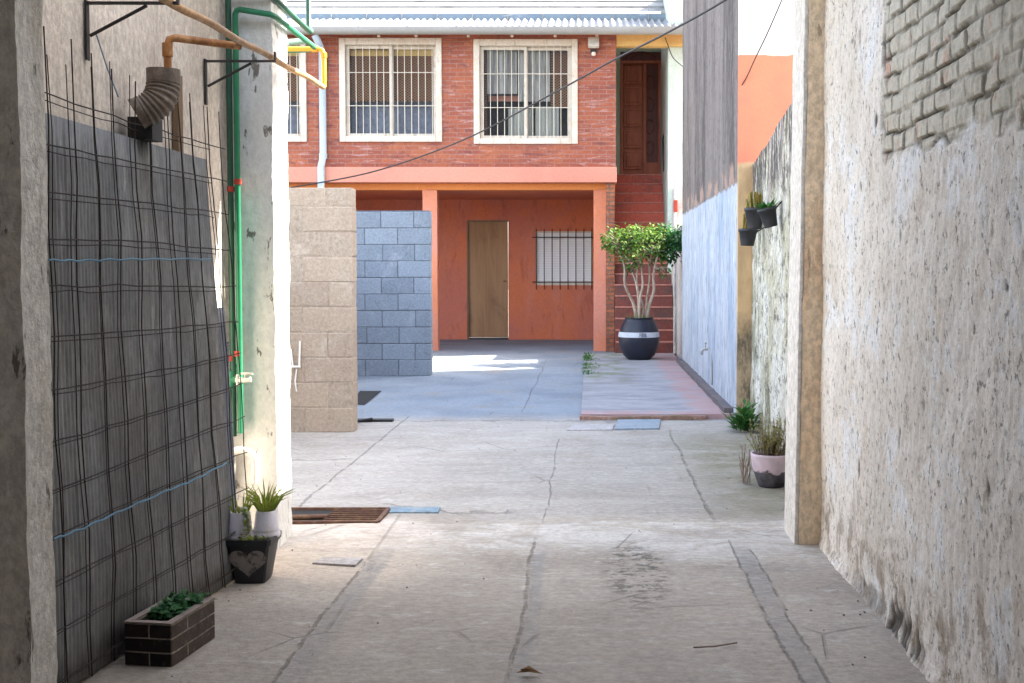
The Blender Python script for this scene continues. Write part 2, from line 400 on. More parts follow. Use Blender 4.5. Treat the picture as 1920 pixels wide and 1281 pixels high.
M['tan_block'] = bricks('tan_concrete_block', (.47, .385, .305), (.385, .31, .245), (.36, .29, .225), .4, .2, .007, 'xz', [(2.6, (1, 1, 1), .5, .7, (.53, .45, .37), .7), (9, (1, 1, 1), .58, .7, (.35, .28, .21), .55)], .5, off=(.13, .035), strength=.5)
M['grey_block'] = bricks('grey_concrete_block', (.275, .305, .345), (.215, .24, .275), (.13, .14, .16), .4, .2, .008, 'xz', [(3, (1, 1, 1), .5, .7, (.33, .36, .40), .6), (12, (1, 1, 1), .58, .7, (.19, .20, .22), .6)], 1., off=(.06, .02), strength=.8)
M['house_brick'] = bricks('red_house_brick', (.385, .118, .066), (.29, .09, .064), (.34, .18, .145), .235, .0675, .0075, 'xz', [(1.1, (1, 1, 1), .45, .7, (.54, .19, .08), .5), (8, (.4, 1, 2.5), .57, .66, (.50, .30, .27), .7), (6, (.5, 1, 2), .57, .65, (.19, .075, .065), .75)], .7, strength=.7)
M['pier_brick'] = bricks('rough_pier_brick', (.42, .15, .07), (.30, .10, .06), (.20, .12, .09), .24, .0675, .012, 'xz', [(4, (1, 1, 1), .55, .68, (.17, .11, .085), .7), (12, (1, 1, 1), .62, .7, (.55, .42, .32), .6)], 1.3, strength=1)
M['dark_brick'] = bricks('dark_planter_brick', (.018, .014, .013), (.028, .02, .018), (.30, .26, .22), .19, .0465, .0028, 'xz', [(30, (1, 1, 1), .58, .66, (.07, .055, .045), .8)], 1, off=(.09, 0), warp=.004)  # front face coloured near black, its shade put into the bricks
M['dark_brick_side'] = bricks('brown_planter_brick', (.09, .07, .06), (.105, .08, .068), (.42, .36, .29), .42, .0465, .0035, 'yz', [(9, (1, 1, 1), .4, .6, (.10, .078, .065), .5), (20, (1, 1, 1), .5, .66, (.08, .06, .045), .7), (45, (1, 1, 1), .6, .66, (.25, .2, .16), .7)], 1, off=(.1, 0), warp=.004)
M['planter_inner'] = simple('planter_rim_mortar', (.28, .22, .19), .9)
M['terracotta'] = layered('terracotta_paint', (.62, .175, .08), [(.8, (1, 1, 1), .4, .62, (.52, .165, .115), .9), (3, (1, 1, .35), .52, .68, (.60, .21, .14), .6), (9, (1, 1, .22), .56, .66, (.40, .115, .07), .6), (40, (1, 1, 1), .72, .75, (.6, .4, .3), .6)], ((40, .5),), .8, .25, .3, grit=.1)
M['salmon'] = layered('salmon_paint', (.64, .275, .195), [(1, (1, 1, 1), .4, .7, (.57, .22, .16), .6), (6, (1, 1, .3), .58, .72, (.56, .24, .18), .5)], ((40, .5),), .8, .25, .3, grit=.1)
M['orange_beam'] = layered('orange_beam_paint', (.62, .21, .06), [(1.5, (1, 1, 1), .45, .7, (.54, .165, .055), .7), (12, (1, 1, 1), .6, .7, (.4, .13, .06), .6)], ((40, .5),), .8, .25, .3, grit=.1)
M['column'] = layered('column_paint', (.64, .225, .12), [(1.2, (1, 1, .6), .4, .62, (.60, .25, .18), .9), (10, (1, 1, .3), .6, .72, (.45, .15, .09), .6)], ((40, .5),), .8, .25, .3, grit=.1)
M['yellow_wall'] = layered('yellow_ochre_paint', (.68, .44, .16), [(3, VS, .45, .7, (.58, .36, .13), .7)], grit=.1)
M['mint'] = layered('mint_paint', (.56, .62, .54), [(2, VS, .45, .7, (.62, .62, .52), .8), (6, VS, .55, .7, (.40, .48, .38), .6)], grit=.1)
M['green_jamb'] = layered('green_jamb_paint', (.40, .47, .33), [(4, VS, .45, .7, (.48, .53, .40), .7)], grit=.1)
M['white_low'] = layered('dirty_white_render', (.60, .56, .52), [(3, VS, .45, .68, (.44, .39, .35), .7), (10, VS, .58, .68, (.25, .22, .2), .7)])
M['white_frame'] = layered('cream_frame_paint', (.66, .58, .48), [(4, (1, 1, 1), .45, .65, (.58, .47, .36), .7), (14, (1, 1, .4), .56, .66, (.40, .30, .21), .6)], ((60, .4),), .55, .4, .3, grit=.1)
M['white_bar'] = simple('white_bar_paint', (.70, .62, .51), .5, .4, 0, .06)
M['black_bar'] = simple('black_iron', (.035, .03, .03), .55, .4, 0, .1)
M['rust_wire'] = layered('dark_rusty_wire', (.028, .02, .018), [(30, (1, 1, 1), .45, .65, (.06, .034, .024), .7)], (), .75, .3)
M['iron'] = simple('dark_bracket_iron', (.035, .028, .026), .6)
M['glass'] = glass_mat('window_glass')
def reflection_mat():
    t = NT('woven_brown_blind', .9, .1)
    x, y, z = t.sep()
    w = t.math('SINE', t.math('MULTIPLY', z, 150)); w2 = t.math('SINE', t.math('MULTIPLY', x, 110))
    m = t.ramp(t.math('MULTIPLY', w, w2), -.3, .5)
    c = t.mix(m, (.27, .14, .07), (.06, .03, .02)); c = t.mix(t.ramp(t.noise(6), .45, .65, 0, .6), c, (.20, .075, .05))
    t.color(c); return t.fin()
M['blind'] = reflection_mat()  # brown lattice standing in for the reflection in the panes
M['curtain'] = layered('white_curtain', (.50, .47, .43), [(5, (3, 1, .15), .42, .6, (.24, .21, .19), .85)], ((20, .8, (3, 1, .1)),), grit=.1)  # pale reflection in the panes, modelled as folds
M['curtain_low'] = layered('pale_net_curtain', (.44, .43, .38), [(6, (2, 1, .3), .45, .65, (.30, .29, .26), .8)], ((20, .8, (3, 1, .1)),), grit=.1)  # lower pale reflection, reused as the cloth of the rag
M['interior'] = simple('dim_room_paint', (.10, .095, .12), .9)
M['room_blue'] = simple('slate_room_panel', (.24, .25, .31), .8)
def wood_mat(name, a, b, c_, sc_=1., rough=.6):
    t = NT(name, rough, .35)
    c = t.mix(t.ramp(t.noise(5 * sc_, (1, 1, .1), 7, .65, 1.2), .35, .7), a, b)
    c = t.mix(t.ramp(t.noise(2.2 * sc_, (1, 1, .6), 6, .7, .3, (5, 2, 1)), .5, .7, 0, .7), c, c_)
    t.color(c).hgt(t.noise(24 * sc_, (1, 1, .06)), .5)
    return t.fin(.4, .006)
M['plywood'] = wood_mat('weathered_plywood', (.36, .20, .095), (.26, .135, .06), (.17, .085, .04))
M['door_wood'] = wood_mat('carved_red_wood', (.42, .125, .06), (.29, .08, .04), (.19, .055, .03))
M['door_dark'] = wood_mat('dark_carved_wood', (.15, .05, .035), (.10, .035, .028), (.07, .028, .022))
M['old_timber'] = wood_mat('old_brown_timber', (.22, .14, .08), (.16, .10, .06), (.10, .07, .045))
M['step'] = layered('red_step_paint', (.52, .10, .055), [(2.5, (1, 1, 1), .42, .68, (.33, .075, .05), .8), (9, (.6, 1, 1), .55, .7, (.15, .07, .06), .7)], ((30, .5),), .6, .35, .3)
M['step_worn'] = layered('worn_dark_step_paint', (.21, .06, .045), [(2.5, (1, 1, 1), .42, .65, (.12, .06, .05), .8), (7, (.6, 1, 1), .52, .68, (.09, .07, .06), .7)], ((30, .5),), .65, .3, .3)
M['nosing'] = layered('worn_nosing', (.50, .21, .155), [(8, (1, 1, 1), .45, .65, (.36, .13, .10), .8)], ((30, .5),), .6)
M['walkway'] = None
def walkway_mat():
    t = NT('walkway_cement', .85, .25)
    x, y, z = t.sep()
    c = t.mix(t.ramp(t.noise(2.2, (.7, 1.5, 1), 8, .7), .4, .66), (.30, .295, .31), (.20, .20, .22))
    c = t.mix(t.ramp(t.noise(6, (.6, 2, 1), 7, .7, loc=(2, 0, 0)), .56, .68, 0, .6), c, (.47, .47, .49))
    xx = t.math('ADD', x, t.math('MULTIPLY', t.math('SUBTRACT', t.noise(2.5, detail=5), .5), .5))
    red = t.ramp(xx, .82, 1.0); red = t.math('MULTIPLY', red, t.ramp(t.noise(3, loc=(6, 6, 0)), .3, .6, .35, 1))
    yy = t.math('ADD', y, t.math('MULTIPLY', t.math('SUBTRACT', t.noise(4, detail=5), .5), .3))
    fr = t.ramp(yy, 10.32, 10.42, 1, 0)
    red = t.math('MAXIMUM', red, t.math('MULTIPLY', fr, t.ramp(t.noise(4, detail=5, loc=(1, 4, 0)), .35, .6, .1, .9)))
    c = t.mix(t.math('MULTIPLY', red, .65), c, (.40, .215, .20))
    ms = t.math('MULTIPLY', t.ramp(t.noise(3.5, (1, .8, 1), 7, .7, loc=(0, 8, 0)), .45, .62), t.math('MULTIPLY', t.ramp(y, 12.2, 14), t.ramp(xx, .7, .25)))
    c = t.mix(t.math('MULTIPLY', ms, .8), c, (.14, .17, .075))
    t.color(c).hgt(t.noise(12, detail=8), .7).hgt(t.noise(60), .4)
    return t.fin(.7, .012)
M['walkway'] = walkway_mat()
M['moss'] = layered('dirty_brick_edge', (.32, .19, .15), [(5, (1, 1, 1), .45, .6, (.20, .14, .09), .8), (9, (1, 1, 1), .55, .65, (.36, .32, .26), .7)])
M['skirt'] = layered('dark_cement_skirting', (.13, .115, .12), [(5, (1, 1, 1), .45, .65, (.19, .15, .14), .7)])
def metal_sheet(name, a, b, c_, rough=.55):
    t = NT(name, rough, .4)
    c = t.mix(t.ramp(t.noise(1.5, (1, 1, .4), 6, .65), .4, .66), a, b)
    c = t.mix(t.ramp(t.noise(4, (1, 1, .3), 8, .75, .3, (3, 1, 1)), .5, .62, 0, .8), c, c_)
    c = t.mix(t.ramp(t.noise(13, (1, 1, .12), 7, .75, .3, (7, 1, 1)), .56, .66, 0, .25), c, tuple(x * .5 for x in a))
    c = t.mix(t.ramp(t.noise(1.1, (1, 1, .6), 4, .6, .3, (2, 8, 1)), .5, .66, 0, .6), c, (a[0] * .88, a[1] * .93, a[2] * 1.02))
    c = t.mix(t.ramp(t.noise(24, (1, 1, .05), 5, .7, 0, (1, 3, 1)), .64, .70, 0, .55), c, tuple(x * 1.6 for x in c_))
    t.color(t.grit(c, .25, 30, (1, 1, .3))).hgt(t.noise(25, (1, 1, .3)), .5)
    return t.fin(.4, .008)
M['sheet'] = metal_sheet('grey_ribbed_sheet', (.25, .247, .24), (.185, .175, .165), (.36, .355, .345))
M['sheet_blue'] = metal_sheet('bluish_ribbed_sheet', (.20, .215, .26), (.14, .145, .17), (.30, .31, .34))
M['sheet_low'] = metal_sheet('scuffed_ribbed_sheet', (.265, .255, .255), (.175, .165, .16), (.40, .385, .38), .6)
M['roof'] = metal_sheet('galvanised_roof', (.20, .195, .195), (.15, .147, .15), (.09, .088, .088))
M['roof_tile'] = layered('bleached_roof_tile', (.235, .23, .225), [(3, (.4, 1, 1), .45, .65, (.17, .165, .16), .7), (9, (.3, 1, 1), .52, .62, (.12, .115, .11), .6)], grit=.1)
M['flash'] = layered('bluish_zinc_flashing', (.15, .20, .245), [(4, (.3, 1, 1), .45, .65, (.13, .18, .24), .8), (9, (.3, 1, 1), .58, .68, (.4, .42, .44), .7)], ((30, .3),), .5, .5, .4, grit=.1)
M['gutter'] = layered('zinc_gutter', (.30, .28, .255), [(3, (.4, 1, 1), .45, .68, (.36, .35, .33), .7)], ((30, .3),), .5, .5, grit=.1)
M['downpipe'] = layered('pale_blue_pvc', (.45, .52, .58), [(3, VS, .5, .7, (.36, .42, .48), .6)], (), .5, grit=.1)
M['green_pipe'] = simple('green_water_pipe', (.02, .20, .095), .42, .5, 0, .1)
M['green_dark'] = simple('dark_green_pipe', (.018, .085, .05), .42, .5, 0, .1)
M['pale_green'] = simple('pale_green_pipe', (.28, .42, .30), .45, .5, 0, .1)
M['red_ring'] = simple('red_coupling', (.42, .05, .03), .5)
M['yellow_pipe'] = simple('yellow_gas_pipe', (.78, .40, .02), .4, .5, 0, .08)
M['rust_pipe'] = layered('rust_orange_pipe', (.40, .17, .05), [(9, (1, 1, 1), .42, .62, (.26, .10, .035), .8), (16, (1, 1, 1), .56, .64, (.52, .30, .14), .7)], ((40, .4),), .6, .35)
M['tan_pipe'] = layered('flaking_ochre_pipe', (.52, .29, .12), [(7, (1, .4, 1), .44, .6, (.40, .24, .13), .8), (14, (1, .5, 1), .56, .64, (.58, .45, .30), .7)], ((40, .4),), .6, .35)
M['white_pvc'] = simple('white_pvc', (.78, .74, .68), .4, .45, 0, .06)
M['brass'] = simple('whitish_valve_metal', (.62, .60, .54), .35, .5, .3, .1)
M['duct'] = layered('sooty_ribbed_duct', (.19, .145, .11), [(8, (1, 1, 1), .45, .65, (.14, .11, .085), .7), (20, (1, 1, 1), .56, .66, (.33, .28, .23), .6)], ((40, .4),), .55, .4)
M['black_box'] = simple('matt_black', (.015, .015, .016), .6)
M['rope'] = simple('blue_rope', (.13, .25, .34), .8)
M['rope_pale'] = simple('pale_blue_twine', (.33, .40, .52), .8)
M['cable'] = simple('black_cable', (.035, .03, .03), .6)
M['black_pot'] = simple('black_plastic_pot', (.028, .028, .032), .5, .4)
M['heart'] = layered('grey_heart_paint', (.26, .235, .22), [(30, (1, 1, 1), .5, .62, (.08, .07, .065), .9)], (), .7, grit=.1)
M['white_pot'] = layered('white_plastic_pot', (.66, .62, .66), [(7, (1, 1, .4), .55, .68, (.50, .40, .34), .7)], (), .5, grit=.1)
M['soil'] = layered('dark_soil', (.05, .038, .026), [(30, (1, 1, 1), .5, .65, (.10, .075, .045), .8)])
M['pink_pot'] = None
def pink_pot_mat():
    t = NT('peeling_pink_pot', .8, .25)
    x, y, z = t.sep()
    zz = t.math('ADD', z, t.math('MULTIPLY', t.math('SUBTRACT', t.noise(9, detail=4), .5), .13))
    p = t.mix(t.ramp(t.noise(10), .4, .65), (.60, .47, .52), (.50, .40, .44))
    d = t.mix(t.ramp(t.noise(16), .4, .65), (.10, .095, .115), (.055, .05, .05))
    t.color(t.mix(t.ramp(zz, .085, .10), d, p)).hgt(t.noise(30), .5)
    return t.fin(.4, .008)
M['pink_pot'] = pink_pot_mat()
M['navy_pot'] = layered('glazed_navy_pot', (.014, .017, .032), [(4, (1, 1, 1), .45, .7, (.028, .024, .028), .7)], ((30, .2),), .42, .4, .2, grit=.1)
M['band'] = layered('white_pot_band', (.52, .54, .58), [(9, (1, 1, 1), .5, .7, (.38, .4, .45), .7)], (), .5, grit=.1)
M['ink'] = simple('grey_lettering', (.09, .10, .13), .6)
def leaf_mat(name, a, b, c_, scale=5):
    t = NT(name, .6, .2)
    g = t.nd('ShaderNodeNewGeometry')
    c = t.mix(g.outputs['Random Per Island'], a, b)
    c = t.mix(t.ramp(t.noise(scale, detail=3), .48, .62), c, c_)
    t.color(c)
    t.b.inputs['Subsurface Weight'].default_value = 0
    # thin leaves let some light through
    tr = t.nd('ShaderNodeBsdfTranslucent'); t.L(c, tr.inputs[0])
    mx = t.nd('ShaderNodeMixShader'); mx.inputs[0].default_value = .3
    t.L(t.b.outputs[0], mx.inputs[1]); t.L(tr.outputs[0], mx.inputs[2])
    t.L(mx.outputs[0], t.t.nodes['Material Output'].inputs[0])
    return t.m
M['ficus'] = leaf_mat('ficus_leaves', (.06, .14, .022), (.14, .21, .03), (.05, .12, .025))
M['ficus_dark'] = leaf_mat('deep_green_leaves', (.03, .11, .035), (.06, .16, .045), (.025, .085, .03))  # darker copy of the ficus leaves, shade of the right lobe coloured in
M['grass_leaf'] = leaf_mat('yellow_green_blades', (.22, .30, .05), (.33, .36, .07), (.16, .25, .04), 20)
M['weed'] = leaf_mat('fresh_weed_leaves', (.035, .14, .03), (.07, .20, .04), (.05, .12, .03), 20)
M['planter_leaf'] = leaf_mat('planter_leaves', (.03, .12, .04), (.07, .19, .06), (.025, .09, .03), 20)
M['bush'] = leaf_mat('dry_olive_leaves', (.26, .26, .07), (.36, .30, .12), (.18, .20, .06), 16)
M['succulent'] = leaf_mat('ochre_succulent', (.30, .22, .05), (.36, .27, .07), (.17, .18, .05), 30)
M['dead_stem'] = simple('dry_stems', (.30, .23, .19), .9)
M['bark'] = layered('pale_smooth_bark', (.46, .36, .28), [(9, (1, 1, .4), .45, .65, (.30, .22, .16), .8)], ((40, .5),))
M['grate'] = layered('rusty_grate', (.12, .06, .04), [(14, (1, 1, 1), .45, .6, (.17, .10, .055), .8)], ((60, .4),), .75)
M['pit'] = simple('dark_drain_pit', (.012, .011, .01), .9)
M['blue_lid'] = layered('blue_painted_lid', (.16, .24, .30), [(7, (1, 1, 1), .45, .62, (.24, .28, .30), .8), (14, (1, 1, 1), .55, .65, (.12, .12, .12), .6)], ((40, .4),), .6)
M['steel_lid'] = layered('blue_steel_lid', (.20, .27, .34), [(6, (1, 1, 1), .45, .62, (.28, .32, .36), .8), (14, (1, 1, 1), .55, .65, (.14, .15, .16), .6)], ((40, .4),), .45, .5)
M['concrete_lid'] = layered('pale_concrete_lid', (.38, .36, .35), [(8, (1, 1, 1), .5, .7, (.45, .42, .45), .6)])
M['dry_leaf'] = simple('dry_brown_leaf', (.24, .13, .05), .8)
M['lamp_body'] = simple('cream_lamp_housing', (.60, .57, .50), .5)
M['bulb'] = simple('pale_bulb_glass', (.75, .62, .52), .3, .5, 0, .05)
M['shutter'] = None
def shutter_mat():
    t = NT('white_slatted_shutter', .6, .35)
    z = t.sep()[2]
    w = t.math('SINE', t.math('MULTIPLY', z, 2 * math.pi / .045))
    t.color(t.mix(t.ramp(w, .75, 1.), (.86, .84, .84), (.70, .68, .68))).hgt(w, -1)
    return t.fin(.25, .006)
M['shutter'] = shutter_mat()
M['ceiling'] = layered('whitewashed_ceiling', (.62, .59, .54), [(2, (1, 1, 1), .45, .7, (.5, .47, .42), .8)])
M['garage'] = simple('dark_metal_gate', (.08, .08, .08), .5)
M['bound'] = layered('boundary_render', (.50, .46, .40), [(2, VS, .45, .7, (.38, .34, .29), .8)])

# ------------------------------------------------------------------ setting
g = MB(); g.quad((-60, -60, -.06), (60, -60, -.06), (60, 80, -.06), (-60, 80, -.06))
tag(g.build('ground', M['soil_ground']), kind='structure')
# driveway: one gently uneven sheet, with a low hump at the mouth of the passage
d = MB(); nx, ny = 44, 180
X0, X1, Y0, Y1 = -3.3, 1.42, -3.0, 21.7
hole = []
def fz(x, y):
    h = .008 * fn(V((x * 1.3, y * .9, 0))) + .004 * fn(V((x * 5, y * 4, 3)))
    h += .006 * math.exp(-((y - 5.85 - .1 * fn(V((x * 1.5, 0, 9)))) / .22) ** 2)
    return h
pts = [(X0 + (X1 - X0) * i / nx, Y0 + (Y1 - Y0) * j / ny) for i in range(nx + 1) for j in range(ny + 1)]
d.add([(x, y, fz(x, y)) for x, y in pts], [(i * (ny + 1) + j, (i + 1) * (ny + 1) + j, (i + 1) * (ny + 1) + j + 1, i * (ny + 1) + j + 1) for i in range(nx) for j in range(ny)], True)
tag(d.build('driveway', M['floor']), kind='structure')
# raised walkway in front of the stairs
WZ = .045
w = MB(); w.rbox(-.075, 1.245, 10.12, 17.55, -.02, WZ, .12, .006, 3)
tag(w.build('walkway', M['walkway']), kind='structure')
e = MB(); e.rbox(-.085, 1.0, 10.06, 10.115, -.02, WZ - .012, .05, .012, 6)
tag(e.build('walkway_kerb', M['moss']), kind='structure')

# passage walls, ceiling and added gate behind the camera
def right_wall():
    xw = 1.09
    ya, yb, za, zb, st = 2.55, 5.78, -.03, 2.72, .0095
    ny, nz = int((yb - ya) / st), int((zb - za) / st)
    vs = []; A = {'brick': [], 'joint': [], 'hole': []}
    bh, bl = .069, .15
    for i in range(ny + 1):
        for j in range(nz + 1):
            y, z = ya + (yb - ya) * i / ny, za + (zb - za) * j / nz
            n1 = fn(V((y * 2.1, z * 2.1, 0))); n2 = fn(V((y * 9, z * 6, 4))); n3 = fn(V((y * 30, z * 18, 8)))
            # ragged lower and left edges of the bared brick patch
            ey = 4.42 + .03 * n2 + .02 * n3 + .03 * n1
            ez = 1.68 + .07 * n1 + .07 * n2 + .03 * n3 - .22 * max(0, 3.9 - y) * .25
            dd = min((ey - y) * 1.0, z - ez)
            br = min(1, max(0, (dd + .02 * n3 + .02 * n2) / .05))
            zz = z + .03 * n1 + .006 * n2; row = math.floor(zz / bh)
            yy = y + .012 * n2 + (.5 * bl if row % 2 else 0) + .04 * fn(V((row * 3.3, math.floor(y * 2), 1)))
            fz_, fy = zz / bh - row, yy / bl - math.floor(yy / bl)
            jw = .10 + .05 * n3
            jd = min(min(fz_, 1 - fz_) * bh, min(fy, 1 - fy) * bl)
            jt = min(1, max(0, 1.25 - jd / (.0085 + .006 * n3 + .005 * n2)))
            jt *= br * min(1, max(.3, .72 + 1.4 * fn(V((y * 5, z * 6, 21)))))
            if 0 < br < 1: jt = max(jt, (1 - abs(2 * br - 1)) * max(0, .35 + 1.6 * fn(V((y * 7, z * 5, 33)))))
            ht = max(0, fn(V((y * 19, z * 11, 2))) + .35 * n3 - .56) * 3. * (1 - br) + max(0, fn(V((y * 44, z * 34, 12))) - .46) * 2.2 * (1 - br)
            # crumbled hollow near the floor
            q = ((y - 4.05) / .22) ** 2 + ((z - .06) / .10) ** 2
            hol = max(0, min(1, (1 - q + 1.5 * n2 + .9 * n3) * 1.3)) if q < 2.2 else 0
            q2 = ((y - 4.5) / .5) ** 2 + ((z - .02) / .07) ** 2
            hol2 = max(0, .8 - q2 + .7 * n2 + .3 * n3) if q2 < 1.6 else 0
            A['brick'].append(br); A['joint'].append(jt); A['hole'].append(min(1, ht + hol * 1.25 + hol2 * .75))
            x = xw + .010 * n1 + .005 * n2 + .003 * n3 + br * .005 + jt * .012 + min(1, ht) * .0035 + min(1, hol) * .012 + min(1, hol2) * .012
            if z < .05: x -= (.05 - z) * .35 * (1 + n2)
            vs.append((x, y, z))
    b = MB(); b.add(vs, [(i * (nz + 1) + j, i * (nz + 1) + j + 1, (i + 1) * (nz + 1) + j + 1, (i + 1) * (nz + 1) + j) for i in range(ny) for j in range(nz)])
    n0 = len(b.v)
    b.box(1.13, 1.34, ya, yb, -.05, zb - .002)
    b.box(1.095, 1.34, ya, yb, zb, 6.6)  # unseen upper wall, raised to keep the sun off the left wall
    b.box(1.09, 1.34, -3.0, ya - .002, -.05, 4.8)
    ex = len(b.v) - n0
    for k in A: A[k] += [0.0] * ex
    b.att = A
    o = b.build('passage_wall', M['right_wall'])
    return tag(o, 'right passage wall of peeling plaster with a bared patch of brick at its top', 'wall')
right_wall()
p = MB(); p.rbox(.985, 1.10, 5.50, 5.80, -.03, 3.1, .03, .006, 6, lean=.012, skip='l')
pil = empty('pilaster', (1.04, 5.6, 0), 'ochre stained pilaster with a pale left edge at the right mouth of the passage', 'pilaster')
p.build('shaft', M['pilaster'], pil)
p = MB(); p.rbox(.968, .9845, 5.505, 5.80, -.03, 3.1, .03, .003, 6, lean=.012)
p.build('lime_edge', M['pilaster_edge'], pil)

lw = MB(); lw.rbox(-1.90, -1.66, -3.0, 5.70, -.05, 3.1, .08, .006, 2.5)
tag(lw.build('passage_wall', M['left_wall']), 'left passage wall of dull cream render behind the leaning mesh', 'wall')
p = MB(); p.rbox(-1.655, -1.45, 5.40, 5.66, -.03, 3.1, .025, .007, 6)
tag(p.build('pillar', M['pillar']), 'flaking whitewashed pillar beside the green pipes, sun on its right edge', 'pillar')
p = MB(); p.rbox(-1.655, -1.445, 2.99, 3.135, -.03, 3.1, .02, .006, 6)
tag(p.build('pillar', M['post']), 'near dark worn pillar at the left edge of the photo', 'pillar')
c = MB(); c.box(-1.9, 1.085, -3.0, 3.3, 3.105, 3.3); c.box(-1.9, 1.085, 4.8, 5.78, 3.105, 3.3)  # unseen; gap between the slabs left open to light the passage walls
tag(c.build('passage_ceiling', M['ceiling']), kind='structure')
gm = MB(); gm.box(-1.66, 1.09, -3.05, -3.0, -.05, 2.75)  # unseen gate, added to hold back light from behind
tag(gm.build('garage_gate', M['garage']), 'dark metal gate closing the passage behind the camera', 'gate')

# courtyard walls
b = MB(); b.rbox(1.25, 8.8, 9.9, 15.9, -.05, 10.0, .25, .012, 2.2, skip='fbr')  # unseen height and width sized to keep sun off the courtyard floor
b.quad((1.25, 15.9, -.05), (8.8, 15.9, -.05), (8.8, 15.9, 10), (1.25, 15.9, 10))
nb = empty('neighbour_building', (1.25, 9.9, 0), 'tall neighbouring building with grey stained side, white lower wall and orange and cream front', 'building')
b.build('side_wall', M['tall_wall'], nb)
b = MB(); b.wall(1.243, 8.8, -.05, 10.0, 9.87, 9.93)
b.build('front_wall', M['neighbour'], nb)
b = MB(); b.rbox(1.17, 1.255, 10.2, 15.9, WZ - .03, WZ + .045, .1, .008, 5)
b.build('skirting', M['skirt'], nb)
def ltop(x, y): return 2.16 + ((9.88 - y) * .135 if y > 7.93 else .74) + .03 * fn(V((y * 3, 0, 0)))
b = MB(); b.rbox(1.36, 1.52, 5.83, 9.862, -.05, 2.4, .035, .012, 3.5, top=ltop)
tag(b.build('garden_wall', M['low_wall']), 'low mouldy whitewashed wall with a sloping top between the pilaster and the orange building', 'wall')
b = MB(); b.rbox(1.30, 1.46, 15.95, 17.52, -.05, 1.92, .1, .008, 3)
b.rbox(1.30, 1.46, 17.525, 18.62, -.05, 2.55, .1, .008, 3)
tag(b.build('stair_parapet', M['white_low']), 'dirty white parapet wall at the right of the stairs behind the tree', 'wall')
b = MB(); b.box(-3.5, -3.3, 5.7, 18.5, -.05, 1.45)  # unseen wall, added to bounce light into the courtyard
tag(b.build('boundary_wall', M['bound']), 'plain boundary wall closing the left side of the courtyard', 'wall')

# block walls
def block_wall(x0, x1, y0, y1, zt, mats, lab, seed, smear=0):
    rnd = random.Random(seed); t = empty('block_wall', (x1, y0, 0), lab, 'wall')
    q = MB(); q.rbox(x0 + .012, x1 - .008 + smear, y0 + .007 - smear, y1 - .007, -.05, zt - .006, .06, .004, 7, skip='l'); q.build('mortar', mats[1], t)
    q = MB(); g_ = .0075; r_ = 0; z = 0.003
    while z < zt - .03:
        z1 = min(z + .2 - g_, zt); x = x1 + rnd.uniform(-.004, .003); first = True
        while x > x0 + .02:
            w_ = (.4 if (r_ % 2 == 0 or not first) else .2) - g_ + rnd.uniform(-.012, .006); first = False
            xa = max(x - w_, x0); dy_ = rnd.uniform(-.003, .003); dz_ = rnd.uniform(-.003, .002)
            c_ = V(((x + xa) / 2, (y0 + y1) / 2 + dy_, (z + z1) / 2 + dz_)); a_ = rnd.uniform(-.006, .006); ca_ = rnd.uniform(-.006, .006)
            q.obox(c_, V(((x - xa) / 2, 0, (x - xa) / 2 * a_)), V((0, (y1 - y0) / 2, 0)), V((-(z1 - z) / 2 * a_, ca_ * .1, (z1 - z) / 2)))
            x = xa - g_
        z += .2; r_ += 1
    q.build('blocks', mats[0], t, bevel=.007, seg=2); return t
def block_mat(name, a, b, c_, d_):
    t = NT(name, .93, .15); g = t.nd('ShaderNodeNewGeometry')
    c = t.mix(g.outputs['Random Per Island'], a, b)
    c = t.mix(t.ramp(t.noise(3, detail=7, rough=.7), .5, .66, 0, .7), c, c_)
    c = t.mix(t.ramp(t.noise(9, (1, 1, .7), 8, .75, 0, (4, 1, 8)), .54, .64, 0, .6), c, d_)
    t.color(t.grit(c, .22, 40, (1, 1, 1))).hgt(t.noise(70, detail=7, rough=.75), .8).hgt(t.noise(14), .4)
    return t.fin(.8, .008)
a1 = wp(659, 352, 9.32)
block_wall(-3.2, a1.x, 9.32, 9.50, a1.z, (block_mat('tan_block', (.42, .335, .255), (.355, .28, .215), (.49, .41, .33), (.30, .235, .175)), layered('tan_mortar', (.38, .305, .235), [(6, (1, 1, 1), .5, .7, (.30, .24, .18), .7)])), 'tan concrete block wall next to the whitewashed pillar', 4, .0045)
gt = wp(806, 394, 14.23)
block_wall(-3.2, gt.x, 14.23, 14.41, gt.z, (block_mat('grey_block', (.29, .325, .37), (.225, .255, .295), (.34, .37, .41), (.19, .20, .225)), layered('grey_mortar', (.14, .15, .17), [(6, (1, 1, 1), .5, .7, (.20, .21, .23), .7)])), 'lower blue grey concrete block wall behind the tan one', 9)
# thin pipe stub on the tan wall
t = MB(); Yt = 9.29
t.tube([wp(545, 655, Yt), wp(549, 690, Yt)], .008, 6); t.tube([wp(562, 640, Yt), wp(561, 688, Yt)], .008, 6)
t.tube([wp(546, 688, Yt), wp(563, 688, Yt)], .01, 6); t.tube([wp(556, 692, Yt), wp(553, 715, Yt), wp(556, 734, Yt)], .006, 6)
tag(t.build('pipe_stub', M['white_pvc']), 'small pale bent pipe stub on the tan block wall', 'pipe')

